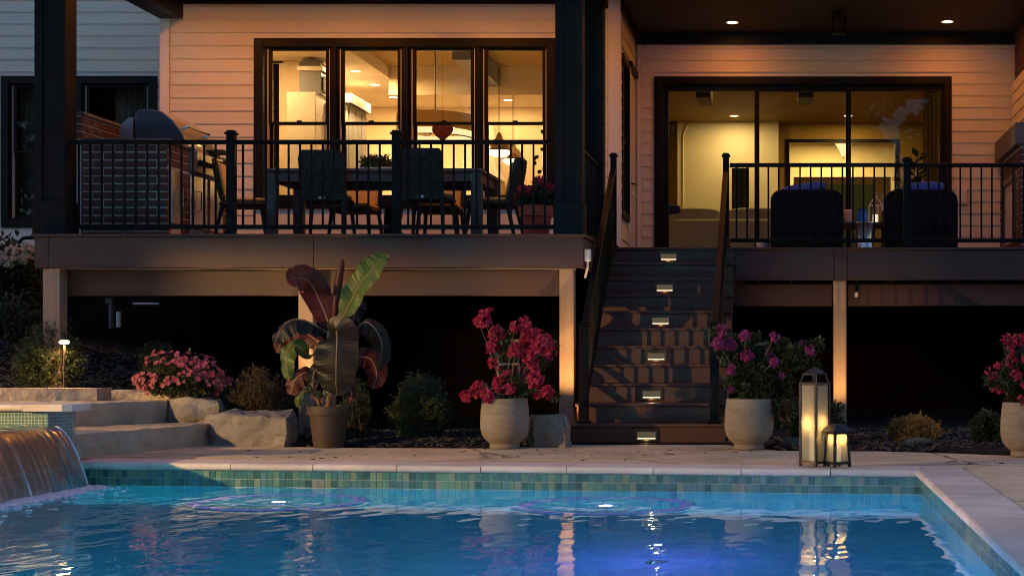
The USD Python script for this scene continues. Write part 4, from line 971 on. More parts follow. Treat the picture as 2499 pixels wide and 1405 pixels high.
# living room
VX0, VX1, VY0, VY1 = -2.02, 4.4, WR + .185, 28.0
plane_box('living_room_floor', (VX0, VX1, VY0, VY1 + 3, DECK - .1, DECK), 'room_floor')
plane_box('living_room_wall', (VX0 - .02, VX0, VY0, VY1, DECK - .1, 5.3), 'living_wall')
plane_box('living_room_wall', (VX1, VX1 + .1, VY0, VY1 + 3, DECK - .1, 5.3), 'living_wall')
ox0, ox1, oz = XP(1925, VY1), XP(2186, VY1), ZP(347, VY1)
lwm = extrude(sbox(VX0 - .02, DECK - .1, VX1, 5.3).difference(sbox(ox0, DECK, ox1, oz)), 0, .12); v = np.array(lwm.vertices)
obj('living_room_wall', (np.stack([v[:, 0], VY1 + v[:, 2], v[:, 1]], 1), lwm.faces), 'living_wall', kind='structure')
of = MB(); of.box(ox0 - .06, ox0 + .01, VY1 - .02, VY1 + .13, DECK, oz + .05); of.box(ox1 - .01, ox1 + .06, VY1 - .02, VY1 + .13, DECK, oz + .05); of.box(ox0 + .011, ox1 - .011, VY1 - .02, VY1 + .13, oz - .01, oz + .05)
t = thing('doorway_frame', 'dark frame round the bright opening at the back of the living room', 'door frame', (1, VY1, DECK)); obj('frame', of, 'dark_trim', t)
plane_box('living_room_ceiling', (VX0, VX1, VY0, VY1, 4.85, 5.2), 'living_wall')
plane_box('back_room_wall', (VX0, VX1, VY1 + 3, VY1 + 3.1, DECK - .1, 5.3), 'room_wall')
plane_box('back_room_wall', (VX0 - .1, VX0, VY1 + .13, VY1 + 3, DECK - .1, 5.3), 'room_wall')
plane_box('back_room_ceiling', (VX0, VX1, VY1 + .121, VY1 + 3.1, 4.9, 5.2), 'room_ceiling')
# pale arched recess panel on the left
PY = 27.82
ax0, ax1, az1 = XP(1653, PY), XP(1900, PY), ZP(276, PY)
ap = [(ax0, DECK), (ax1, DECK), (ax1, az1)] + [(ax0 + .22 - .22 * math.sin(a), az1 - .22 + .22 * math.cos(a)) for a in np.linspace(0, math.pi / 2, 8)]
t = thing('arched_wall_panel', 'pale grey wall panel with one rounded top corner in the living room', 'wall panel', (ax0, PY, DECK))
obj('panel', prism(ap, 'y', PY, PY + .12), 'living_panel', t)
ap2 = [(x + .09, z) if x < ax0 + .3 else (x, z) for x, z in [(a_, b_ - .08) for a_, b_ in ap]]
obj('moulding', tube([(ax0 + .10, (PY - .01), DECK), (ax0 + .10, (PY - .01), az1 - .4), (ax0 + .16, (PY - .01), az1 - .22), (ax0 + .3, (PY - .01), az1 - .14), (ax1, (PY - .01), az1 - .14)], .018, 6), 'living_panel', t)
for lab, a, b in (('left', 1698, 1734), ('right', 1948, 1986)):
    t = thing('ceiling_beam', f'dark beam end under the living room ceiling, {lab} of the two', 'beam', P((a + b) / 2, 238, 22.2))
    obj('beam', rbox(XP(a, 22.2), XP(b, 22.2), 22.2, 22.9, ZP(238, 22.2), 4.849), 'table_wood', t)
LC = (1, .66, .22)
for lab, px in (('left living room ceiling light, over the pale panel', 1792), ('right living room ceiling light, behind the door mullion', 2070)):
    Y = (4.85 - H) * F / (CY - 283); recessed('small lit recessed ' + lab, XP(px, Y), Y, 4.85, LP['living'], LC, glow='bulb_warm')
for lab, x in (('added front left recessed living room light, unseen, above the sofa', -.9), ('added front right recessed living room light, unseen, above the armchairs', 1.7)):
    recessed(lab, x, 23.6, 4.848, LP['living'] * .9, LC)  # added lamps, out of view, to brighten the sofa and floor
bl = thing('bowl_pendant', 'fluted glass pendant glowing in the bright back room opening', 'pendant lamp', P(2058, 380, 29.6))
bc_ = np.array([XP(2058, 29.6), 29.6, 0]); bz = ZP(383, 29.6)
obj('glass_cone', lathe([(.0, bz), (.03, bz + .01), (.09, bz + .14), (.19, bz + .30), (.185, bz + .30), (.085, bz + .145), (0, bz + .02)], bc_, 24), 'shade_glow', bl, smooth=40)
obj('rod', tube([bc_ + [0, 0, bz - .04], bc_ + [0, 0, 4.9]], .01), 'bronze', bl)
disk_light(bl, bc_ + [-.3, .2, 4.85], .25, LP['backroom'], (1, .72, .24))
t = thing('sideboard', 'dark wooden cabinet in the bright back room', 'cabinet', P(2055, 520, 29.0))
obj('body', rbox(XP(1937, 29.2), XP(2174, 29.2), 29.2, 29.6, DECK, ZP(432, 29.2)), 'painting_brown', t)
obj('door_panel', rbox(XP(2012, 29.2), XP(2130, 29.2), 29.17, 29.198, DECK + .1, ZP(450, 29.2)), 'painting_green', t)
# sofa, curtains inside
t = thing('sofa', 'cream sofa with its back to the sliding door', 'sofa', (-1.0, 22.4, DECK))
obj('back', rbox(-1.95, .35, 22.3, 22.52, DECK + .05, DECK + .72, b=.03), 'sofa_cloth', t); obj('seat', rbox(-1.95, .35, 22.521, 23.2, DECK + .05, DECK + .42, b=.03), 'sofa_cloth', t)
for k in range(2):
    cu = trimesh.creation.icosphere(3, 1.0); vv = np.sign(cu.vertices) * np.abs(cu.vertices) ** .55
    obj('back_cushion', (vv * [.52, .1, .13] + [-1.40 + k * 1.1, 22.5, DECK + .76], cu.faces), 'sofa_cloth', t, smooth=True)
cu = trimesh.creation.icosphere(3, 1.0); vv = np.sign(cu.vertices) * np.abs(cu.vertices) ** .6
obj('throw_pillow', (vv * [.17, .06, .07] + [-1.62, 22.42, DECK + .86], cu.faces), 'blue_cloth', t, smooth=True)
def drape(label, x0, x1, y, z0, z1, mat, folds, amp=.03):
    u = np.linspace(0, 1, folds * 8 + 1); zz = np.linspace(z0, z1, 8); A, B = np.meshgrid(u, zz, indexing='ij')
    yv = y + amp * np.sin(A * folds * 2 * np.pi) * (1.1 - .3 * (B - z0) / (z1 - z0)) + .01 * np.sin(A * 31 + B)
    def sh(off): return np.stack([x0 + (x1 - x0) * A, yv + off, B], -1).reshape(-1, 3)
    n = A.size; ii = np.arange(n).reshape(A.shape); qd = np.stack([ii[:-1, :-1], ii[1:, :-1], ii[1:, 1:], ii[:-1, 1:]], -1).reshape(-1, 4)
    t = thing('curtain', label, 'curtain', ((x0 + x1) / 2, y, z0))
    obj('cloth', (np.vstack([sh(0), sh(.006)]), np.vstack([qd, qd[:, ::-1] + n])), mat, t, smooth=50)
    obj('rod', tube([(x0 - .05, y, z1 + .02), (x1 + .05, y, z1 + .02)], .014), 'bronze', t)
drape('dark narrow curtain beyond the sofa behind the right deck railing', XP(1786, 26.4), XP(1828, 26.4), 26.4, DECK, ZP(410, 26.4), 'drape_dark', 4)
drape('golden curtain at the right edge of the sliding door', XP(2252, 21.5), XP(2290, 21.5), 21.5, DECK, 4.5, 'curtain_gold', 4)
drape('grey curtain in the left sash of the wing window', XP(52, 21.0), XP(150, 21.0), 21.0, gz0 + .05, gz1 - .1, 'curtain', 7)
drape('grey curtain in the right sash of the wing window behind the grill', XP(281, 21.0), XP(362, 21.0), 21.0, gz0 + .05, gz1 - .1, 'curtain', 6)
drape('dark curtain edge at the far left of the left window', XP(667, 19.7), XP(681, 19.7), 19.7, DECK, ZP(156, 19.7), 'drape_dark', 2)
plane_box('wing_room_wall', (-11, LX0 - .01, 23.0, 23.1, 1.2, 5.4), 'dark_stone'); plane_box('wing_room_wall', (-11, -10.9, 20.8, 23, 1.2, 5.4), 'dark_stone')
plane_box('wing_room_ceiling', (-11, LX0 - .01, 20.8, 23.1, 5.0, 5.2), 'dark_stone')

# ------------------------------------------------------------------ porch lights
PC, PCR = (1, .30, .03), (1, .27, .03)
for lab, px, py in (('left lit recessed light in the plank ceiling over the right deck', 1787, 55), ('right lit recessed light in the plank ceiling over the right deck', 2312, 53)):
    Y = (5.0 - H) * F / (CY - py); recessed(lab, XP(px, Y), Y, 4.998, LP['porch_right'], PCR, r=.07)
for lab, x, y in (('front left lit recessed light over the right deck, above the stairs head', -.4, 18.3), ('front right lit recessed light over the right deck, towards the fireplace', 2.3, 18.3)):
    recessed(lab, x, y, 4.998, LP['porch_right'] * 1.5, PC, r=.07)
for i, x in enumerate((-6.75, -5.2, -3.6, -2.5)):
    recessed('lit recessed light in the left porch ceiling, number %s along the wall' % ['one', 'two', 'three', 'four'][i], x, 17.4 if i < 3 else 17.7, 5.048, LP['porch_left'] * (1, 1.1, 1.0, .35)[i], PC, r=.07)
t = thing('ceiling_speaker_lamp', 'unlit black lantern lamp hanging from the plank ceiling over the right deck', 'lamp', P(2047, 80, 19.6))
lc = np.array([XP(2047, 19.6), 19.6, 0])
obj('canopy', lathe([(0, 4.998), (.06, 4.998), (.06, 4.985), (0, 4.98)], lc, 16), 'black_metal', t); obj('stem', tube([lc + [0, 0, 4.98], lc + [0, 0, 4.93]], .01), 'black_metal', t)
lb = MB()
for sx_, sy_ in ((-1, -1), (1, -1), (1, 1), (-1, 1)): lb.box(lc[0] + sx_ * .075 - .008, lc[0] + sx_ * .075 + .008, lc[1] + sy_ * .075 - .008, lc[1] + sy_ * .075 + .008, 4.76, 4.93)
lb.box(lc[0] - .09, lc[0] + .09, lc[1] - .09, lc[1] + .09, 4.9305, 4.945); lb.box(lc[0] - .09, lc[0] + .09, lc[1] - .09, lc[1] + .09, 4.745, 4.7595)
obj('frame', lb, 'black_metal', t); obj('pane', MB().box(lc[0] - .07, lc[0] + .07, lc[1] - .077, lc[1] - .074, 4.76, 4.93).box(lc[0] + .074, lc[0] + .077, lc[1] - .07, lc[1] + .07, 4.76, 4.93).box(lc[0] - .077, lc[0] - .074, lc[1] - .07, lc[1] + .07, 4.76, 4.93), 'window_pane', t)
t = thing('ceiling_fan', 'wooden ceiling fan under the left porch roof, one blade tip in view', 'ceiling fan', (-4.6, 17.4, 4.75))
obj('motor', lathe([(0, 4.90), (.06, 4.9), (.11, 4.86), (.11, 4.80), (.05, 4.76), (0, 4.76)], (-4.6, 17.4, 0), 20), 'bronze', t, smooth=30); obj('rod', tube([(-4.6, 17.4, 4.9), (-4.6, 17.4, 5.05)], .015), 'bronze', t)
for k in range(5):
    a = k * 1.2566 + .35; v, f = rbox(.12, .70, -.07, .07, 4.83, 4.845)
    obj('blade', (v @ rot(a, 'z').T + [-4.6, 17.4, 0], f), 'table_wood', t)

# ------------------------------------------------------------------ outdoor kitchen on the left deck
IX0, IX1, IY0, IY1, IZ = -7.05, -6.21, 16.0, 17.85, 2.945
gk = thing('grill_island', 'brick outdoor kitchen island with a dark counter and steel doors', 'outdoor kitchen', (-6.6, 16.9, DECK))
core = obj('body', boxm(IX0, IX1, IY0, IY1, DECK + .001, IZ), 'mortar', gk)
bricks(core, lambda u, d, z: (u, IY0 - d, z), IX0, IX1 + .008, DECK + .003, IZ, 41, course=.0795, length=.215)
doors = [(16.09, 16.38), (16.60, 17.08), (17.16, 17.56)]
for h0, h1 in [(IY0, 16.085)] + [(16.385, 16.595), (17.085, 17.155), (17.565, IY1)]:
    bricks(core, lambda u, d, z: (IX1 + d, u, z), h0, h1, DECK + .003, 2.71, 42 + int(h0 * 10) % 7, course=.0795)
bricks(core, lambda u, d, z: (IX1 + d, u, z), IY0, 16.58, 2.717, IZ, 46, course=.0795)
bricks(core, lambda u, d, z: (IX1 + d, u, z), 17.38, IY1, 2.717, IZ, 47, course=.0795)
obj('counter_top', rbox(IX0 - .01, IX1 + .03, IY0 - .035, IY1 + .03, IZ + .001, IZ + .036), 'dark_stone', gk)
for (a, b), hh in zip(doors, (0, 1, 0)):
    d = obj('steel_door', rbox(IX1 + .002, IX1 + .022, a, b, 2.14, 2.69, b=.006), 'steel', gk)
    for hy_ in ([(a + b) / 2 + .09] if not hh else [(a + b) / 2 - .03]):
        obj('handle', tube([(IX1 + .022, hy_, 2.32), (IX1 + .055, hy_, 2.33), (IX1 + .055, hy_, 2.52), (IX1 + .022, hy_, 2.53)], .008), 'chrome', d)
bw = obj('back_wall', boxm(-7.215, -7.07, IY0, 17.9, DECK, 3.215), 'mortar', gk)
bricks(bw, lambda u, d, z: (-7.07 + d, u, z), IY0 + .01, 17.9, IZ + .04, 3.21, 48)
bricks(bw, lambda u, d, z: (u, IY0 - d, z), -7.215, -7.06, IZ + .04, 3.21, 49)
obj('wall_cap', rbox(-7.235, -7.03, IY0 - .02, 17.92, 3.216, 3.25), 'dark_stone', gk)
gr = thing('gas_grill', 'stainless gas grill with a domed hood set into the brick island', 'grill', (-6.5, 17, IZ))
prof = [(-6.74, IZ + .04), (-6.745, 3.31), (-6.71, 3.355), (-6.58, 3.362), (-6.47, 3.335), (-6.36, 3.25), (-6.27, 3.13), (-6.215, 3.02), (-6.205, IZ + .04)]
obj('hood', prism(prof, 'y', 16.55, 17.40), 'steel', gr)
for y in (16.535, 17.401): obj('hood_end', prism([(x + (.012 if x < -6.6 else -.004), z + (.0 if z < 3 else -.006)) for x, z in prof], 'y', y, y + .0145), 'grey_plastic', gr)
obj('back_box', prism([(-6.90, IZ + .04), (-6.90, 3.14), (-6.86, 3.22), (-6.80, 3.27), (-6.76, 3.27), (-6.76, IZ + .04)], 'y', 16.52, 17.42), 'steel', gr)
obj('hood_handle', tube([(-6.30, 16.66, 3.165), (-6.245, 16.66, 3.195), (-6.245, 17.29, 3.195), (-6.30, 17.29, 3.165)], .014), 'chrome', gr)
obj('control_panel', prism([(-6.2, 2.72), (-6.13, 2.72), (-6.12, 2.92), (-6.16, 2.978), (-6.2, 2.978)], 'y', 16.60, 17.36), 'steel', gr)
for k in range(5):
    y = 16.68 + k * .15
    obj('knob', xf(lathe([(0, .0), (.026, 0), (.028, .01), (.022, .034), (0, .036)], n=18), rot(math.pi / 2, 'y'), (-6.127, y, 2.82)), 'black_metal', gr, smooth=30)
obj('side_shelf', rbox(-6.19, -5.99, 17.0, 17.38, 2.982, 3.0), 'grey_plastic', gr)

# ------------------------------------------------------------------ outdoor dining set
tb = thing('dining_table', 'long weathered wooden outdoor dining table', 'table', (-4.2, 16.9, DECK))
TX0, TX1, TY0, TY1, TZ = XP(642, 16.36), XP(1177, 16.36), 16.36, 17.43, 2.725
n = 9
for k in range(n):
    w = (TY1 - TY0) / n; obj('top_board', rbox(TX0, TX1, TY0 + k * w + .0015, TY0 + (k + 1) * w - .0015, TZ - .035, TZ), 'table_wood', tb)
obj('apron', MB().box(TX0 + .12, TX1 - .12, TY0 + .04, TY0 + .065, TZ - .13, TZ - .036).box(TX0 + .12, TX1 - .12, TY1 - .065, TY1 - .04, TZ - .13, TZ - .036).box(TX0 + .04, TX0 + .065, TY0 + .12, TY1 - .12, TZ - .13, TZ - .036).box(TX1 - .065, TX1 - .04, TY0 + .12, TY1 - .12, TZ - .13, TZ - .036), 'table_wood', tb)
for x in (TX0 + .015, TX1 - .12):
    for y in (TY0 + .015, TY1 - .12): obj('leg', rbox(x, x + .105, y, y + .105, DECK + .001, TZ - .036), 'table_wood', tb)
obj('umbrella_base', lathe([(0, DECK), (.26, DECK), (.26, DECK + .05), (.05, DECK + .1), (.04, DECK + .4), (0, DECK + .4)], (-4.2, 16.9, 0), 28), 'black_metal', tb, smooth=30)

def wicker_surface(w0, w1, h, curve, thick, fn, nu=44, nv=56):
    u, v = np.meshgrid(np.linspace(-1, 1, nu), np.linspace(0, 1, nv), indexing='ij')
    w = w0 + (w1 - w0) * v
    corner = np.clip((v - .80) / .20, 0, 1) ** 2 * .10
    x = u * (w / 2 - corner * w1 * .9 * np.abs(u) ** 4)
    weave = .0045 * np.sin(u * nu * .5 * np.pi / 2) * np.sign(np.sin(v * nv * .25 * np.pi)) + .0035 * np.sin(v * nv * .5 * np.pi)
    vs, out = [], []
    for s in (0, 1):
        y, z = fn(v); y = y + curve * u ** 2 + (thick if s else 0) - (weave if not s else -weave)
        vs.append(np.stack([x, y, z], -1).reshape(-1, 3))
    n = u.size; ii = np.arange(n).reshape(u.shape)
    qd = np.stack([ii[:-1, :-1], ii[1:, :-1], ii[1:, 1:], ii[:-1, 1:]], -1).reshape(-1, 4)
    ring = np.concatenate([ii[:, 0], ii[-1, 1:], ii[::-1, -1][1:], ii[0, ::-1][1:]])
    edge = np.stack([ring[:-1], ring[1:], ring[1:] + n, ring[:-1] + n], -1)
    return np.vstack(vs), np.vstack([qd, qd[:, ::-1] + n, edge[:, ::-1]])
def dining_chair(label, loc, rz):
    t = thing('dining_chair', label, 'chair', loc, group='wicker chairs round the outdoor table', local=True, rz=rz)
    obj('backrest', wicker_surface(.42, .47, .5, .035, .028, lambda v: (-.235 - .10 * v - .015 * np.sin(v * 3), .40 + .50 * v)), 'wicker', t, smooth=40)
    obj('seat', rbox(-.235, .235, -.235, .235, .395, .44, b=.018), 'wicker', t)
    obj('cushion', rbox(-.215, .215, -.19, .225, .4405, .485, b=.02), 'cushion', t)
    obj('back_cushion', xf(rbox(-.19, .19, -.02, .02, 0, .38, b=.018), rot(.2, 'x'), (0, -.178, .487)), 'cushion', t)
    for sx_ in (-1, 1):
        for sy_ in (-1, 1):
            top = np.array([sx_ * .20, sy_ * .20, .40]); bot = np.array([sx_ * .235, sy_ * .26 - (.03 if sy_ < 0 else 0), .002])
            obj('leg', tube([bot, top], [.017, .024], 6), 'wicker', t)
    obj('tag', boxm(-.03, .03, -.268, -.2655, .41, .435), 'pvc', t)
    return t
c0 = dining_chair('wicker dining chair seen from behind at the left half of the table', (XP(780, 16.1), 16.37, DECK), 4)
dup(c0, (XP(1030, 15.95), 16.22, DECK), 'wicker dining chair seen from behind beside the middle railing post', -3)
dup(c0, (XP(598, 16.9), 16.95, DECK), 'wicker dining chair seen side on at the left end of the table', -84)
dup(c0, (XP(1205, 16.9) , 16.9, DECK), 'wicker dining chair side on at the right table end, nearest the terracotta pot', 86)
dup(c0, (XP(868, 17.6), 17.6, DECK), 'wicker dining chair on the house side of the table, left of the middle railing post', 178)
dup(c0, (XP(1075, 17.6), 17.62, DECK), 'wicker dining chair on the house side of the table, right of the middle railing post', 183)

# ------------------------------------------------------------------ foliage helpers
def leaf_mesh(c, d, up, L, W, fold=.25):
    c, d, up = np.asarray(c, float), np.asarray(d, float), np.asarray(up, float)
    d = d / np.maximum(np.linalg.norm(d, axis=1, keepdims=True), 1e-9)
    s = np.cross(d, up); s /= np.maximum(np.linalg.norm(s, axis=1, keepdims=True), 1e-9)
    nn = np.cross(s, d); L = np.broadcast_to(L, len(c))[:, None]; W = np.broadcast_to(W, len(c))[:, None]
    v = np.stack([c, c + d * L * .5 + s * W * .5 + nn * W * fold, c + d * L, c + d * L * .5 - s * W * .5 + nn * W * fold], 1).reshape(-1, 3)
    f = (np.array([[0, 1, 2], [0, 2, 3]])[None] + (np.arange(len(c)) * 4)[:, None, None]).reshape(-1, 3)
    return v, f
def unit(a): return a / np.maximum(np.linalg.norm(a, axis=-1, keepdims=True), 1e-9)
def shrub(name, label, cat, c, rad, sprigs, per, L, W, mat, seed, up=.35, lo=-.25, rough=.3, t=None, spriglen=.4, group=None):
    r = np.random.default_rng(seed); c, rad = np.asarray(c, float), np.asarray(rad, float)
    if t is None: t = thing(name, label, cat, c - [0, 0, rad[2] * .4], group=group)
    d = unit(r.normal(size=(sprigs * 3, 3))); d = d[d[:, 2] > lo][:sprigs]; n = len(d)
    amp = (1 - rough) + rough * 2 * meshkit.noise(d * 2.6 + seed, seed) * r.uniform(.75, 1.12, n)
    depth = r.uniform(.35, 1, n) ** .45
    tip = c + d * rad * (amp * depth)[:, None]
    dirn = unit(d * rad / rad.max() + np.array([0, 0, up]) + r.normal(0, .22, (n, 3)))
    sl = spriglen * rad.mean() * r.uniform(.6, 1.2, n)
    s = r.uniform(0, 1, (n, per))
    cen = tip[:, None] - dirn[:, None] * (s * sl[:, None])[..., None] + r.normal(0, L * .35, (n, per, 3))
    ld = unit(dirn[:, None] * .9 + r.normal(0, .65, (n, per, 3)))
    m = leaf_mesh(cen.reshape(-1, 3), ld.reshape(-1, 3), unit(r.normal(size=(n * per, 3)) + [0, 0, .8]), L * r.uniform(.6, 1.25, n * per), W * r.uniform(.7, 1.2, n * per))
    obj('foliage', m, mat, t)
    st_ = MB(); base = c - [0, 0, rad[2] * .95]
    for k in range(min(n, 40)):
        b = base + r.normal(0, .03, 3) * [1, 1, 0]; mid = (b + tip[k]) / 2 + r.normal(0, .03, 3); st_.tube([b, mid, tip[k]], [.006, .0045, .002], 4, False)
    obj('stem', st_, 'twig', t)
    return t

# ------------------------------------------------------------------ right deck furniture
def armchair(label, loc, rz):
    t = thing('wicker_armchair', label, 'armchair', loc, group='dark wicker armchairs on the right deck', local=True, rz=rz)
    w, h, dpt, rc = .42, .735, .80, .13
    th = np.linspace(0, math.pi / 2, 7)
    out = [(-w, .03), (-w, h - rc)] + [(-w + rc - rc * math.cos(a), h - rc + rc * math.sin(a)) for a in th[1:]] + [(w - rc + rc * math.sin(a), h - rc + rc * math.cos(a)) for a in th] + [(w, .03)]
    obj('back', wicker_back(out, .14), 'wicker_dark', t, smooth=40)
    for s in (-1, 1): obj('arm', rbox(min(s * w, s * (w - .13)), max(s * w, s * (w - .13)), .141, dpt, .03, .58, b=.04), 'wicker_dark', t)
    obj('seat', rbox(-w + .131, w - .131, .141, dpt - .02, .03, .36, b=.02), 'wicker_dark', t)
    obj('seat_cushion', rbox(-w + .14, w - .14, .15, dpt, .3605, .48, b=.04), 'blue_cloth', t)
    return t
def wicker_back(outline, th):
    from shapely.geometry import Polygon
    m = extrude(Polygon(outline), 0, th); v = np.array(m.vertices)
    m = trimesh.Trimesh(np.stack([v[:, 0], v[:, 2], v[:, 1]], 1), m.faces[:, ::-1])
    m = m.subdivide_to_size(.05); v = np.array(m.vertices)
    v[:, 1] -= np.where(v[:, 1] < .001, .006 * np.sin(v[:, 2] * 110) * np.sign(np.sin(v[:, 0] * 60)), 0)
    return v, m.faces
ac = armchair('left dark wicker armchair seen from behind, blue cushion lying askew on top', (XP(1969, 18.4), 18.4, DECK), 0)
dup(ac, (XP(2249, 18.4), 18.4, DECK), 'right dark wicker armchair seen from behind, beside the railing post', 0)
def cushion_thing(label, x, y, z, sz, tilt):
    t = thing('cushion', label, 'cushion', (x, y, z)); cu = trimesh.creation.icosphere(3, 1.0); vv = np.sign(cu.vertices) * np.abs(cu.vertices) ** .5
    obj('cover', ((vv * np.array(sz)) @ rot(tilt, 'y').T @ rot(-.2, 'x').T + [x, y, z], cu.faces), 'blue_cloth', t, smooth=True)
cushion_thing('blue cushion tilted over the back of the left wicker armchair', XP(1962, 18.5), 18.50, DECK + .755, (.26, .07, .055), -.16)
cushion_thing('blue cushion along the back of the right wicker armchair', XP(2252, 18.5), 18.50, DECK + .765, (.25, .07, .06), -.04)
t = thing('ice_bucket_table', 'brushed steel waisted side table between the two armchairs', 'side table', (XP(2110, 18.2), 18.2, DECK))
obj('body', lathe([(0, DECK + .001), (.125, DECK + .001), (.125, DECK + .012), (.10, DECK + .06), (.088, DECK + .16), (.098, DECK + .27), (.125, DECK + .325), (.13, DECK + .33), (.13, DECK + .342), (0, DECK + .342)], (XP(2110, 18.2), 18.2, 0), 36), 'steel', t, smooth=35)
t = thing('blue_vase', 'blue glass vase on the steel side table', 'vase', (XP(2104, 18.2), 18.2, DECK + .343))
usdkit.material(stage, '/World/Looks/blue_glass', {'p': ('principled_bsdf', {'base_color': (.02, .14, .42), 'roughness': .1, 'transmission_weight': .4})}, [], surface='p.BSDF')
obj('body', lathe([(0, .343), (.055, .343), (.065, .37), (.062, .44), (.05, .475), (.055, .49), (.045, .485), (0, .40)], (XP(2104, 18.2), 18.2, DECK), 24), 'blue_glass', t, smooth=35)
t = thing('coffee_table', 'low dark wooden table between the armchairs in front of the sliding door', 'table', (XP(2110, 19.2), 19.2, DECK))
tx, ty_ = XP(2112, 19.2), 19.2
obj('top', rbox(tx - .55, tx + .55, ty_ - .3, ty_ + .3, DECK + .36, DECK + .40), 'table_wood', t)
for a in (-.5, .5):
    for b in (-.25, .25): obj('leg', rbox(tx + a - .03, tx + a + .03, ty_ + b - .03, ty_ + b + .03, DECK + .001, DECK + .3595), 'table_wood', t)
t = thing('pillar_candle', 'peach coloured pillar candle on the low table', 'candle', (XP(2071, 19.1), 19.1, DECK + .401))
obj('body', lathe([(0, DECK + .401), (.058, DECK + .401), (.058, DECK + .56), (.05, DECK + .565), (0, DECK + .555)], (XP(2071, 19.1), 19.1, 0), 24), 'peach', t, smooth=30)
t = thing('wire_lantern', 'house shaped wire lantern on the low table', 'lantern', (XP(2137, 19.2), 19.2, DECK + .401))
wl = MB(); cx_, cy_ = XP(2137, 19.2), 19.2; z0 = DECK + .405; hw = .08
cor = [(cx_ - hw, cy_ - hw), (cx_ + hw, cy_ - hw), (cx_ + hw, cy_ + hw), (cx_ - hw, cy_ + hw)]
for i in range(4):
    a, b = cor[i], cor[(i + 1) % 4]
    wl.tube([(*a, z0), (*a, z0 + .22), (cx_, cy_, z0 + .33)], .005, 5)
    for z in (z0, z0 + .22): wl.tube([(*a, z), (*b, z)], .005, 5)
    for k in (.33, .66): x, y = a[0] + (b[0] - a[0]) * k, a[1] + (b[1] - a[1]) * k; wl.tube([(x, y, z0), (x, y, z0 + .22)], .003, 4)
wl.tube([(cx_ + .02 * math.cos(a), cy_, z0 + .35 + .02 * math.sin(a)) for a in np.linspace(0, 6.28, 10)], .003, 4, False)
obj('frame', wl, 'pvc', t)
obj('candle', lathe([(0, z0 + .002), (.035, z0 + .002), (.035, z0 + .11), (0, z0 + .11)], (cx_, cy_, 0), 16), 'candle_wax', t)
t = thing('small_planter_pot', 'small pale pot behind the railing left of the left armchair', 'pot', (XP(1862, 18.9), 18.9, DECK))
obj('body', lathe([(0, DECK + .001), (.06, DECK + .001), (.085, DECK + .16), (.078, DECK + .16), (.06, DECK + .13), (0, DECK + .13)], (XP(1862, 18.9), 18.9, 0), 24), 'white_trim', t, smooth=30)
# tall dark leafy plant by the sliding door
c = np.array([XP(2228, 20.2), 20.2, DECK])
t = thing('potted_fig_plant', 'tall dark leafy plant in front of the sliding door behind the right armchair', 'potted plant', c)
obj('pot', lathe([(0, .001), (.13, .001), (.17, .32), (.155, .32), (.13, .28), (0, .28)], c, 24), 'grey_plastic', t, smooth=30)
r = np.random.default_rng(51); sm = MB(); cs, ds = [], []
for (dx, hh) in ((-.13, 1.02), (.06, 1.36), (.12, 1.12), (-.05, .9), (.02, 1.2)):
    p = [c + [0, 0, .28], c + [dx * .6, 0, .28 + (hh - .28) * .5], c + [dx, r.uniform(-.05, .05), hh]]
    sm.tube(p, [.012, .009, .005], 6)
    for k in np.linspace(.35, 1, 12): q = p[1] + (p[2] - p[1]) * (k * 1.35 - .35); cs.append(q); ds.append(unit(np.array([r.normal(), r.normal() * .6, r.uniform(-.1, .7)])))
obj('stem', sm, 'twig', t); obj('foliage', leaf_mesh(cs, ds, np.tile([0, 0.2, 1.], (len(cs), 1)), r.uniform(.12, .18, len(cs)), r.uniform(.09, .12, len(cs)), .12), 'leaf_dark', t)

# ------------------------------------------------------------------ left deck plants
c = np.array([XP(922, 16.9), 16.9, TZ])
t = thing('table_planter', 'white trough of green leaves in the middle of the dining table', 'planter', c)
obj('trough', prism([(c[0] - .15, TZ + .001), (c[0] + .15, TZ + .001), (c[0] + .175, TZ + .065), (c[0] - .175, TZ + .065)], 'y', 16.83, 16.97), 'white_trim', t)
shrub('', '', '', c + [0, 0, .10], (.19, .09, .11), 130, 8, .032, .024, 'leaf_bush', 61, up=.5, lo=-.1, t=t)
c = np.array([XP(1309, 16.05), 16.05, DECK])
t = thing('terracotta_pot', 'ribbed terracotta pot beside the right front porch column', 'pot', c)
pv, pf = lathe([(0, .001), (.115, .001), (.15, .22), (.17, .225), (.178, .33), (.165, .33), (.155, .29), (0, .29)], (0, 0, 0), 96)
ang = np.arctan2(pv[:, 1], pv[:, 0]); rad_ = np.hypot(pv[:, 0], pv[:, 1]); k = np.where(rad_ > .1, 1 + .02 * np.sign(np.sin(ang * 13)), 1); pv[:, :2] *= k[:, None]
obj('pot', (pv + c, pf), 'terracotta', t, smooth=30); obj('soil', lathe([(.152, .29), (0, .296)], c, 24), 'soil', t)
t = shrub('geranium', 'red geranium in flower in the terracotta pot on the left deck', 'flowering plant', c + [0, 0, .40], (.21, .16, .13), 120, 6, .05, .055, 'leaf_dark', 62, up=.4, lo=-.1)
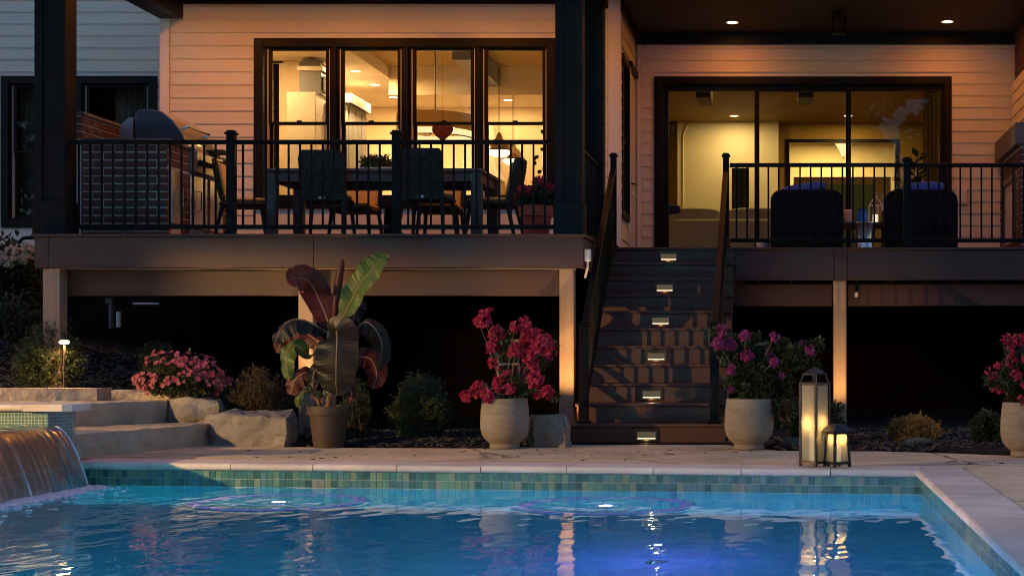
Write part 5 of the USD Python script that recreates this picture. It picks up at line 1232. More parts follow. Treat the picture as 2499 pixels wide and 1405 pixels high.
def blossoms(t, centers, radii, n_per, size, mat, seed, petals=4, name='blossom', out=.6):
    """clusters of small flowers; each flower is a whorl of petals"""
    r = np.random.default_rng(seed); C, D, U, S = [], [], [], []
    for c_, rr_, n_ in zip(centers, radii, n_per):
        d = unit(r.normal(size=(n_, 3))); p = c_ + d * (np.asarray(rr_) * r.uniform(.35, 1, (n_, 1)) ** .5)
        ax = unit(d * out + np.array([0, -.55, .25]) + r.normal(0, .35, (n_, 3)))
        u = unit(np.cross(ax, r.normal(size=(n_, 3)))); w = np.cross(ax, u); sz = size * r.uniform(.7, 1.25, n_)
        for k in range(petals):
            a = 2 * np.pi * k / petals + r.uniform(0, .4); C.append(p); D.append(unit(u * math.cos(a) + w * math.sin(a) + ax * .45)); U.append(ax); S.append(sz)
    C, D, U, S = np.concatenate(C), np.concatenate(D), np.concatenate(U), np.concatenate(S)
    return obj(name, leaf_mesh(C, D, U, S, S * .95, .16), mat, t)
gc = [c + o for o in ([-.13, -.05, .49], [-.03, -.10, .47], [.07, .0, .56], [.14, -.06, .50], [.02, .08, .60], [-.16, .0, .44])]
blossoms(t, gc, [.05] * 6, [26] * 6, .028, 'petal_red', 63)
# vine leaves in the rightmost window
r = np.random.default_rng(64); t = thing('hanging_vine', 'thin vine with a few round leaves hanging inside the rightmost window', 'plant', P(1322, 430, 19.3))
vp = [P(1332, 300, 19.3), P(1326, 345, 19.3), P(1330, 385, 19.3), P(1322, 420, 19.3)]
obj('stem', tube(vp, .004, 5), 'twig', t); obj('pole', tube([P(1336, 340, 19.35), P(1336, 520, 19.35)], .035, 8), 'coping', t)
q = [P(a, b, 19.28) for a, b in ((1327, 315), (1330, 322), (1312, 385), (1308, 392), (1316, 380), (1312, 425), (1306, 432), (1330, 352), (1326, 360))]
obj('leaf', leaf_mesh(q, unit(r.normal(size=(9, 3)) * [1, .4, 1]), np.tile([0, -1., .2], (9, 1)), .07, .06), 'leaf_dark', t)

# ------------------------------------------------------------------ stone steps and boulders at the left
def rough_block(poly, z0, z1, name, mat, t, seed, amp=.03, step=.035, top_amp=.22):
    """split-faced slab: sides rough, top nearly flat"""
    m = extrude(Polygon(poly), z0, z1); m = trimesh.Trimesh(m.vertices, m.faces).subdivide_to_size(step, max_iter=14); m.merge_vertices()
    v = np.array(m.vertices); nrm = np.array(m.vertex_normals)
    p = v * 5.5 + seed
    a = (meshkit.fbm(p, 4, seed) - .5) * 2 + .8 * (meshkit.noise(v * [14, 14, 3.0] + seed, seed) - .5)
    side = np.linalg.norm(nrm[:, :2], axis=1)
    v = v + nrm * (a * amp * np.clip(side + top_amp, 0, 1))[:, None]
    return obj(name, (v, m.faces), mat, t, smooth=32)
def boulder(name, label, poly, z0, z1, mat, seed, amp=.05, taper=.12):
    t = thing(name, label, 'boulder', (*np.mean(poly, 0), z0))
    r = np.random.default_rng(seed); poly = np.asarray(poly, float); c = poly.mean(0); pts = []
    for z, s in ((z0, .97), ((z0 + z1) / 2, 1.02), (z1 - .02, 1 - taper * .5), (z1, 1 - taper)):
        for q_ in poly:
            pts.append([*(c + (q_ - c) * s * r.uniform(.89, 1.07)), z + r.uniform(-.03, .03) * (z > z0)])
    m = trimesh.convex.convex_hull(np.array(pts)).subdivide_to_size(.026, max_iter=14); m.merge_vertices(); v = np.array(m.vertices); nrm = np.array(m.vertex_normals)
    p = v * 4.0 + seed
    ridged = np.abs(meshkit.fbm(p, 4, seed) - .5) * 2
    layer = .25 * np.round((meshkit.fbm(v * [2, 2, 9] + seed, 3, seed + 3)) * 6) / 6
    v = v + nrm * ((ridged * 1.3 + layer * 1.2 - .55) * amp + .007 * (meshkit.fbm(v * 22 + seed, 3, seed + 5) - .5))[:, None]
    obj('stone', (v, m.faces), mat, t, smooth=20)
    return t
sg = 'pale stone steps beside the spa'
t = thing('stone_step', 'lowest long limestone step slab between the spa and the boulder', 'stone step', (-5.9, 13.4, 0), group=None)
rough_block([(-5.64, 12.46), (-5.45, 13.2), (-5.19, 14.38), (-5.28, 14.62), (-6.6, 14.95), (-7.6, 14.5), (-7.6, 12.46)], -.08, .19, 'slab', 'limestone', t, 3)
t = thing('stone_step', 'second limestone step slab with a rough split front above the lowest step', 'stone step', (-6.4, 14.2, .19))
rough_block([(-6.18, 13.72), (-5.74, 14.78), (-5.82, 15.02), (-7.0, 15.1), (-8.4, 14.9), (-8.4, 13.72)], .191, .385, 'slab', 'limestone', t, 5)
t = thing('stone_step', 'topmost thin limestone step slab in the light of the path lamp', 'stone step', (-7.4, 15.1, .39))
rough_block([(-9.3, 14.68), (-6.40, 14.82), (-6.38, 15.10), (-9.3, 15.08)], .386, .50, 'slab', 'limestone', t, 7, amp=.03)
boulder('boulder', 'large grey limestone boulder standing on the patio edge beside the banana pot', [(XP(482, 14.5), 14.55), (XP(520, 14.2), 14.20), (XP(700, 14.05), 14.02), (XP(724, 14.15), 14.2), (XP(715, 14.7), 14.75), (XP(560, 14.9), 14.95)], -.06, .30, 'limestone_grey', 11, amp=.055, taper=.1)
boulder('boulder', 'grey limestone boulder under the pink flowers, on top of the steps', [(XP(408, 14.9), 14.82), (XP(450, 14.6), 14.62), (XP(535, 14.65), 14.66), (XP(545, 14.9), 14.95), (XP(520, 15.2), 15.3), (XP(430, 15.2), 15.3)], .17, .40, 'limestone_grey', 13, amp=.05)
boulder('boulder', 'flat tan limestone slab between the top step and the pink flowers', [(XP(246, 15.2), 15.25), (XP(300, 15), 15.06), (XP(420, 14.95), 14.98), (XP(470, 15.2), 15.2), (XP(440, 15.6), 15.7), (XP(300, 15.6), 15.75)], .30, .46, 'limestone', 17, amp=.05, taper=.2)
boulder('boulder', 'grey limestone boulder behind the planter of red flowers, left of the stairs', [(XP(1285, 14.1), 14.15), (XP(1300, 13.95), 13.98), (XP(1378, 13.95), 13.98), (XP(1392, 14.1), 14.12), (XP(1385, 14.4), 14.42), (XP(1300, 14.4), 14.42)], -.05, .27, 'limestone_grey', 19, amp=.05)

# ------------------------------------------------------------------ planters
def stone_planter(label, cx_, cy_):
    t = thing('stone_planter', label, 'planter', (cx_, cy_, 0), group=None)
    prof = [(0, .003), (.125, .003), (.132, .012), (.128, .045), (.138, .055), (.172, .085), (.198, .125), (.209, .17), (.212, .23), (.209, .30), (.203, .37), (.196, .425), (.192, .438), (.184, .440), (.176, .434), (.174, .39), (0, .39)]
    pv, pf = lathe(prof, (0, 0, 0), 64)
    rr_ = np.hypot(pv[:, 0], pv[:, 1]); n_ = meshkit.noise(pv * [18, 18, 60], 4) - .5
    pv[:, :2] *= (1 + .008 * n_ * (rr_ > .12))[:, None]
    obj('pot', (pv + [cx_, cy_, 0], pf), 'stone_pot', t, smooth=30)
    obj('soil', lathe([(.173, .391), (.1, .398), (0, .40)], (cx_, cy_, 0), 24), 'soil', t)
    return t
Y1, Y2, Y3 = 13.86, 13.72, 12.80
x1, x2, x3 = XP(1232, Y1), XP(1828, Y2), XP(2506, Y3)
stone_planter('round sand coloured stone planter left of the stairs, holding the bright red bougainvillea', x1, Y1)
stone_planter('round sand coloured stone planter right of the stairs, holding the magenta bougainvillea', x2, Y2)
stone_planter('round sand coloured stone planter cut by the right edge of the picture', x3, Y3)
def bougainvillea(label, cx_, cy_, clusters, blobs, mat, seed, nb, lm='leaf_boug', trellis=None, bsize=.030, ln=1.0):
    r = np.random.default_rng(seed)
    t = thing('bougainvillea', label, 'flowering shrub', (cx_, cy_, .40))
    s = F / cy_; cen, rad_, num = [], [], []
    for (px, py, pr_) in clusters:
        y = cy_ + r.uniform(-.24, .06); cen.append(P(px, py, y)); rad_.append(np.array([1, .8, 1]) * pr_ / s); num.append(max(8, int(nb * (pr_ / 14) ** 2)))
    blossoms(t, cen, rad_, num, bsize, mat, seed + 1, petals=3)
    L, D = [], []
    for (px, py, pr_) in blobs:
        n_ = int(ln * 70 * (pr_ / 20) ** 2); y = cy_ + r.uniform(-.08, .08); d = unit(r.normal(size=(n_, 3)))
        L.append(P(px, py, y) + d * (pr_ / s) * r.uniform(.2, 1, (n_, 1)) ** .6 * [1, .8, 1]); D.append(unit(d + r.normal(0, .6, (n_, 3)) + [0, -.1, -.15]))
    L, D = np.concatenate(L), np.concatenate(D); keep_ = meshkit.noise(L * 16, seed) > .27; L, D = L[keep_], D[keep_]
    obj('foliage', leaf_mesh(L, D, unit(r.normal(size=L.shape) * .6 + [0, -.3, 1]), r.uniform(.026, .05, len(L)), r.uniform(.018, .032, len(L)), .18), lm, t)
    base = np.array([cx_, cy_, .395]); sm = MB()
    for c_ in list(cen) + [P(b[0], b[1], cy_) for b in blobs]:
        b = base + r.normal(0, .03, 3) * [1, 1, 0]; mid = b * .45 + c_ * .55 + [0, r.uniform(-.05, .05), .10 if c_[2] > .5 else .12]
        k = np.linspace(0, 1, 7)[:, None]; sm.tube((1 - k) ** 2 * b + 2 * k * (1 - k) * mid + k ** 2 * c_, np.linspace(.007, .0025, 7), 5, False)
    obj('stem', sm, 'twig', t)
    if trellis:
        (a, b, top, bot, rungs) = trellis
        for px in (a, b):
            q0, q1 = P(px, bot, cy_ - .03), P(px, top, cy_ - .03); obj('trellis_post', rbox(q0[0] - .010, q0[0] + .010, cy_ - .045, cy_ - .03, q0[2], q1[2]), 'wood_light', t)
        for py in rungs:
            q0 = P(a, py, cy_ - .05); q1 = P(b, py, cy_ - .05); obj('trellis_rung', rbox(q0[0] - .012, q1[0] + .012, cy_ - .058, cy_ - .0455, q0[2] - .012, q0[2] + .012), 'wood_light', t)
    return t
Z5 = lambda L: [(600 + a * .37, 600 + b * .37, c * .37) for a, b, c in L]
Z6 = lambda L: [(1350 + a * .427, 560 + b * .427, c * .427) for a, b, c in L]
red = Z5([(1565, 480, 48), (1605, 440, 22), (1530, 500, 28), (1660, 580, 50), (1840, 520, 45), (1775, 530, 28), (1620, 665, 38), (1780, 690, 48), (1870, 610, 62), (1960, 650, 70), (2000, 705, 45), (1880, 720, 55), (1630, 775, 28), (1665, 820, 20), (1830, 850, 60), (1910, 880, 50), (1690, 910, 58), (1530, 945, 50), (1455, 990, 34), (1590, 990, 42), (1745, 940, 32), (1985, 965, 40), (1915, 975, 26), (1720, 830, 18), (1920, 590, 40), (1900, 790, 34)])
bougainvillea('bright red bougainvillea on a small wooden trellis in the planter left of the stairs', x1, Y1, red, Z5([(1730, 700, 75), (1720, 800, 70), (1740, 880, 60), (1930, 740, 80), (2010, 660, 45), (2030, 985, 38), (1700, 600, 45), (1640, 720, 40), (1760, 960, 60), (1600, 960, 40), (1850, 930, 50)]), 'bract_red', 71, 30, trellis=(1216, 1266, 827, 972, (831, 888, 947)), ln=1.8)
mag = Z6([(960, 575, 32), (940, 655, 34), (1015, 660, 38), (1095, 605, 30), (1025, 730, 30), (1110, 720, 38), (1240, 715, 36), (1265, 760, 26), (1265, 615, 26), (1335, 690, 32), (1420, 670, 26), (1470, 690, 28), (1045, 870, 28), (1310, 840, 18), (1150, 800, 20), (1330, 1010, 30), (1215, 1050, 22), (1300, 1065, 18), (1220, 830, 18), (1020, 800, 24), (1380, 720, 24), (1010, 915, 14), (1075, 915, 12), (975, 610, 25)])
bougainvillea('leafy magenta bougainvillea spilling from the planter right of the stairs', x2, Y2, mag, Z6([(1010, 680, 80), (1090, 670, 70), (1130, 760, 110), (1250, 740, 100), (1300, 680, 60), (1380, 730, 70), (1450, 690, 50), (1510, 660, 34), (1490, 780, 30), (1150, 850, 120), (1060, 850, 60), (1290, 880, 85), (1220, 950, 75), (1190, 1030, 50), (1235, 1075, 40), (1330, 1030, 55), (1020, 880, 40), (1130, 930, 60), (1160, 615, 28), (950, 590, 40), (1375, 1000, 35)]), 'bract_magenta', 72, 46, trellis=(1833, 1871, 835, 975, (839, 900)), bsize=.021, ln=4.5)
r3 = [(2455, 830, 16), (2490, 828, 18), (2470, 850, 12), (2440, 895, 12), (2468, 880, 14), (2413, 905, 9), (2438, 944, 17), (2478, 915, 14), (2495, 870, 16), (2425, 920, 10), (2520, 880, 25), (2540, 840, 22), (2505, 940, 14), (2530, 940, 20), (2492, 975, 12)]
bougainvillea('red flowered bougainvillea cut by the right edge of the picture', x3, Y3, r3, [(2480, 850, 28), (2480, 900, 35), (2460, 930, 26), (2490, 960, 30), (2520, 880, 40), (2420, 925, 16), (2530, 940, 40), (2470, 980, 14)], 'bract_red', 73, 18, bsize=.024, ln=3)

# brown pot with the banana plant
bx_, by_ = XP(803, 14.0), 14.0
t = thing('brown_flower_pot', 'plain brown plastic flower pot beside the large boulder', 'pot', (bx_, by_, 0))
obj('pot', lathe([(0, .003), (.128, .003), (.133, .012), (.168, .285), (.182, .287), (.188, .30), (.190, .368), (.182, .370), (.178, .36), (.172, .33), (0, .33)], (bx_, by_, 0), 48), 'brown_pot', t, smooth=30)
obj('soil', lathe([(.172, .331), (0, .337)], (bx_, by_, 0), 24), 'soil', t)
bn = thing('banana_plant', 'red leaved banana plant with broad drooping leaves in the brown pot', 'banana plant', (bx_, by_, .335))
BP = lambda zx, zy, y: P(640 + zx * .3629, 600 + zy * .3629, y)
def catmull(pts, n):
    pts = np.asarray(pts, float); p = np.vstack([2 * pts[0] - pts[1], pts, 2 * pts[-1] - pts[-2]]); out = []
    for s in np.linspace(0, len(pts) - 1 - 1e-6, n):
        i = int(s); u = s - i; a, b, c_, d = p[i:i + 4]
        out.append(.5 * (2 * b + (c_ - a) * u + (2 * a - 5 * b + 4 * c_ - d) * u * u + (3 * b - a - 3 * c_ + d) * u ** 3))
    return np.array(out)
def banana_leaf(mid, width, nrm, mat, fold, seed, base=.12, wavy=.012, tipw=.0, label=None, droop=0.0):
    n, m = 110, 8; c_ = catmull(mid, n); tg = unit(np.gradient(c_, axis=0)); s = np.linspace(0, 1, n)
    wd = width * np.clip((s - base) / (1 - base), 0, 1) ** .42 * np.clip(1 - s, 0, 1) ** (.42) * 1.35 + .004
    nrm = unit(np.array(nrm, float))
    V_ = []
    for i in range(n):
        sd_ = unit(np.cross(tg[i], nrm)); up_ = np.cross(sd_, tg[i])
        for j in range(-m, m + 1):
            q_ = j / m; w = wd[i] * q_
            lift = abs(w) * fold[0 if q_ < 0 else 1] + wavy * (math.sin(s[i] * 23 + seed + 2 * q_) + .6 * math.sin(s[i] * 51 + 2 * seed + q_)) * abs(q_) ** 1.5 - .0025 * (1 - abs(q_)) + .0022 * math.sin(s[i] * 170 - abs(q_) * 7) * abs(q_) ** .5
            if j == 0: lift -= .006 * (1 - s[i])
            V_.append(c_[i] + sd_ * w * math.sqrt(max(0.05, 1 - min(.9, fold[0 if q_ < 0 else 1] ** 2))) + up_ * lift - np.array([0, 0, droop * q_ * q_ * wd[i]]))
    w_ = 2 * m + 1; idx_ = np.arange(n * w_).reshape(n, w_)
    qd = np.stack([idx_[:-1, :-1], idx_[1:, :-1], idx_[1:, 1:], idx_[:-1, 1:]], -1).reshape(-1, 4)
    lf = obj('leaf', (np.array(V_), qd[:, ::-1]), mat, bn, smooth=True, label=label)
    obj('midrib', tube(c_ - unit(np.cross(np.cross(tg, nrm), tg)) * .004, np.linspace(.011, .002, n), 6, False), 'banana_stem' if mat != 'banana_green' else 'leaf_gold', lf)
K = 278
banana_leaf([BP(515, 560, 14.02), BP(560, 440, 13.98), BP(660, 260, 13.93), BP(770, 120, 13.92), BP(822, 50, 13.98)], .155, (-.35, -1, .15), 'banana_green', (.25, .15), 1, base=.10, label='upright bright green leaf')
banana_leaf([BP(470, 580, 14.05), BP(430, 470, 14.02), BP(370, 330, 13.95), BP(310, 235, 13.85), BP(230, 215, 13.72), BP(165, 232, 13.66)], .165, (.2, -1, .3), 'banana_maroon', (-.15, .2), 2, base=.05)
banana_leaf([BP(470, 600, 14.0), BP(390, 550, 13.92), BP(290, 500, 13.85), BP(200, 495, 13.8), BP(130, 550, 13.76), BP(85, 640, 13.74)], .135, (.1, -.7, 1), 'banana_dark', (-.25, -.25), 3, droop=.5)
banana_leaf([BP(450, 620, 14.1), BP(330, 735, 13.98), BP(240, 670, 13.9), BP(175, 700, 13.86), BP(165, 800, 13.84), BP(178, 900, 13.84)], .11, (-.2, -1, .4), 'banana_green', (-.2, -.3), 4, base=.2)
banana_leaf([BP(490, 640, 13.98), BP(500, 575, 13.86), BP(502, 620, 13.72), BP(498, 760, 13.66), BP(495, 900, 13.68), BP(500, 1005, 13.72)], .25, (0, -1, .15), 'banana_dark', (-.12, -.12), 5, base=.05, label='broad dark leaf hanging in front')
banana_leaf([BP(540, 600, 14.0), BP(620, 570, 13.95), BP(690, 510, 13.93), BP(760, 560, 13.95), BP(805, 680, 13.98), BP(780, 830, 14.0)], .13, (-.3, -.8, .6), 'banana_dark', (-.3, -.2), 6, droop=.4)
banana_leaf([BP(440, 960, 14.0), BP(370, 880, 13.92), BP(290, 850, 13.86), BP(220, 900, 13.84), BP(190, 1000, 13.84)], .13, (0, -1, .5), 'banana_maroon', (-.2, -.2), 7, droop=.3)
banana_leaf([BP(430, 1020, 13.98), BP(370, 980, 13.88), BP(290, 975, 13.80), BP(240, 1030, 13.78), BP(238, 1085, 13.78)], .045, (0, -1, .6), 'banana_green', (-.3, -.3), 8)
banana_leaf([BP(560, 720, 14.1), BP(640, 740, 14.16), BP(730, 760, 14.2), BP(770, 860, 14.22), BP(740, 960, 14.22)], .14, (.1, -1, .3), 'banana_maroon', (-.25, -.25), 9)
banana_leaf([BP(500, 900, 13.95), BP(560, 930, 13.88), BP(600, 990, 13.85), BP(585, 1060, 13.85)], .05, (.1, -1, .4), 'banana_maroon', (-.2, -.2), 10)
banana_leaf([BP(470, 640, 14.1), BP(380, 640, 14.15), BP(250, 560, 14.2), BP(140, 600, 14.22), BP(110, 720, 14.2)], .11, (.1, -1, .5), 'banana_maroon', (-.25, -.2), 12, droop=.3)
banana_leaf([BP(520, 640, 14.12), BP(590, 560, 14.2), BP(640, 420, 14.24), BP(700, 380, 14.25)], .10, (-.3, -1, .2), 'banana_dark', (.2, -.2), 13)
banana_leaf([BP(480, 800, 13.98), BP(420, 800, 13.9), BP(350, 850, 13.84), BP(340, 960, 13.82)], .09, (.1, -1, .4), 'banana_dark', (-.2, -.2), 14)
cr = catmull([BP(480, 560, 14.02), BP(492, 400, 14.0), BP(515, 230, 14.0), BP(542, 85, 14.0)], 24)
rv, rf = tube(cr, np.interp(np.linspace(0, 1, 24), [0, .25, .6, .92, 1], [.016, .024, .036, .026, .006]), 14)
obj('rolled_leaf', (rv, rf), 'banana_maroon', bn, smooth=True)
sm = MB(); sm.tube([(bx_, by_, .33), (bx_ + .01, by_, .7), (bx_ + .02, by_ + .0, 1.02), BP(500, 520, 14.0)], [.062, .05, .036, .018], 14)
r = np.random.default_rng(77)
for k in range(7):
    a = r.uniform(0, 6.28); b = np.array([bx_ + .05 * math.cos(a), by_ + .05 * math.sin(a), .33]); sm.tube([b, b + [.05 * math.cos(a), .03 * math.sin(a) - .02, .10], b + [.10 * math.cos(a), .06 * math.sin(a) - .04, .13]], [.022, .015, .008], 8)
obj('stem', sm, 'banana_stem', bn, smooth=True)

# ------------------------------------------------------------------ bed shrubs
def hz(x, y): return float(bed_height(np.array([x]), np.array([y]))[0])
def bed_shrub(label, x0, x1, ytop, Y, mat, seed, cat='shrub', name='shrub', sprigs=420, per=16, L=.034, W=.014, **k):
    x = XP((x0 + x1) / 2, Y); rx = (x1 - x0) / 2 * Y / F; zt = ZP(ytop, Y); zb = hz(x, Y); rz_ = (zt - zb) / 1.7
    return shrub(name, label, cat, (x, Y, zt - rz_), (rx, rx * .9, rz_), sprigs, per, L, W, mat, seed, lo=-.75, rough=.22, **k)
bed_shrub('round green shrub behind the lit path lamp, left deck post behind it', 30, 205, 780, 15.5, 'leaf_bush', 81, sprigs=700, up=.3)
bed_shrub('small dark green shrub rising behind the pink flowers', 335, 450, 832, 15.9, 'leaf_bush', 82, sprigs=420, up=.8)
bed_shrub('brownish feathery shrub between the pink flowers and the banana plant', 552, 700, 888, 15.1, 'leaf_brown', 83, sprigs=620, up=.9, L=.030, W=.010)
bed_shrub('rounded green boxwood shrub standing alone right of the banana plant', 948, 1104, 908, 14.75, 'leaf_bush', 84, sprigs=900, up=.6, L=.030, W=.011)
bed_shrub('low dark shrub close behind the banana pot', 835, 905, 915, 14.7, 'leaf_dark', 85, sprigs=300, up=.8, L=.03, W=.010)
bed_shrub('golden brown feathery shrub right of the lit post', 2162, 2300, 1010, 14.3, 'leaf_gold', 86, sprigs=700, up=.9, L=.028, W=.010)
bed_shrub('dark green shrub beside the right edge planter', 2368, 2445, 1000, 14.0, 'leaf_dark', 87, sprigs=420, up=.5)
bed_shrub('loose dark green shrub behind the lanterns, one sprig reaching past the post', 1905, 2070, 968, 14.3, 'leaf_dark', 88, sprigs=380, up=.5, L=.036, W=.018)
def grass(label, x0, x1, ytop, Y, seed):
    r = np.random.default_rng(seed); x = XP((x0 + x1) / 2, Y); zb = hz(x, Y); R0 = (x1 - x0) / 2 * Y / F; Hh = ZP(ytop, Y) - zb
    t = thing('fescue_grass', label, 'ornamental grass', (x, Y, zb)); n = 900
    a = r.uniform(0, 6.28, n); e = r.uniform(.15, 1.45, n); d = np.stack([np.cos(a) * np.cos(e), np.sin(a) * np.cos(e), np.sin(e)], 1)
    L = Hh * r.uniform(.7, 1.05, n) / np.maximum(np.sin(e), R0 and .55)
    obj('foliage', leaf_mesh(np.array([x, Y, zb - .01]) + r.normal(0, .03, (n, 3)) * [1, 1, 0], d, np.tile([0, 0, 1.], (n, 1)) + r.normal(0, .2, (n, 3)), np.minimum(L, R0 * 1.15), .006, .1), 'leaf_blue', t)
grass('tuft of blue fescue grass in front of the golden shrub', 2194, 2288, 1064, 13.75, 91)
grass('tuft of blue fescue grass between the right planter and the tall lantern', 1912, 1962, 1062, 13.8, 92)
# impatiens on the boulder
pc = P(442, 925, 14.95)
t = shrub('impatiens', 'mound of pink flowering impatiens spilling over the boulder', 'flowering plant', pc, (.40, .28, .25), 520, 7, .040, .024, 'leaf_boug', 95, up=.3, lo=-.6, rough=.22)
r = np.random.default_rng(96); dd = unit(r.normal(size=(2400, 3))); dd = dd[(dd[:, 2] > -.55) & (dd[:, 1] < .45)][:560]
dens = meshkit.noise(dd * 2.4 + 3, 6); dd = dd[dens > .42]
amp_ = .74 + .46 * meshkit.noise(dd * 2.6 + 95, 95) * r.uniform(.8, 1.1, len(dd))
fcen = pc + dd * np.array([.43, .30, .27]) * amp_[:, None]
C_, D_, U_, S_ = [], [], [], []
ax = unit(dd + [0, -.5, .2] + r.normal(0, .25, dd.shape)); u = unit(np.cross(ax, r.normal(size=ax.shape))); w = np.cross(ax, u); sz = r.uniform(.017, .030, len(dd))
for k in range(5): a = k * 1.2566; C_.append(fcen); D_.append(unit(u * math.cos(a) + w * math.sin(a) + ax * .18)); U_.append(ax); S_.append(sz)
S_ = np.concatenate(S_); obj('blossom', leaf_mesh(np.concatenate(C_), np.concatenate(D_), np.concatenate(U_), S_, S_ * 1.15, .06), 'petal_pink', t)
# hydrangea by the wing wall
hc_ = np.array([XP(15, 18.6), 18.6, 1.55])
t = shrub('hydrangea', 'tall dark hydrangea with cream flower heads at the left edge below the wing window', 'flowering shrub', hc_, (.52, .42, .68), 520, 7, .09, .065, 'leaf_dark', 97, up=.2, lo=-.7, rough=.2)
cc = [P(*q, 18.3) for q in ((30, 612), (48, 618), (62, 630), (12, 636), (25, 642), (70, 608), (4, 626), (40, 634))]
blossoms(t, cc, [np.array([.075, .07, .055])] * 8, [70] * 8, .026, 'petal_cream', 98)
t = thing('black_hose_pipe', 'bent black pipe end against the blue siding behind the hydrangea', 'pipe', P(60, 590, 19.5))
obj('pipe', tube(catmull([P(46, 594, 19.5), P(56, 582, 19.5), P(76, 580, 19.5), P(110, 584, 19.5)], 14), .022, 8), 'black_metal', t, smooth=True)
t = thing('dark_evergreen_shrub', 'dark shrub mass below the hydrangea at the left edge', 'shrub', (-8.6, 18, .7))
shrub('', '', '', (-8.75, 17.9, .95), (.75, .5, .55), 500, 7, .07, .04, 'leaf_dark', 99, up=.3, lo=-.6, t=t)
# pipes under the left deck
t = thing('conduit_post', 'grey conduit pipes and a meter tube under the left deck', 'pipes', P(280, 800, 17.2))
obj('pipe', tube([P(273, 800, 17.2), P(273, 742, 17.2)], .032, 10), 'grey_plastic', t, smooth=30)
obj('junction_box', rbox(*[f_(a, 17.2) for f_, a in ((XP, 262), (XP, 280))], 17.14, 17.24, ZP(741, 17.2), ZP(728, 17.2)), 'grey_plastic', t)
obj('meter_tube', tube([P(290, 798, 17.1), P(290, 760, 17.1)], .026, 12), 'pvc', t, smooth=30)
obj('loop', tube(catmull([P(280, 742, 17.1), P(283, 770, 17.1), P(292, 785, 17.1)], 10), .012, 6), 'black_metal', t)
obj('water_pipe', tube([P(325, 741, 18.5), P(388, 741, 18.5)], .012, 8), 'pvc', t)

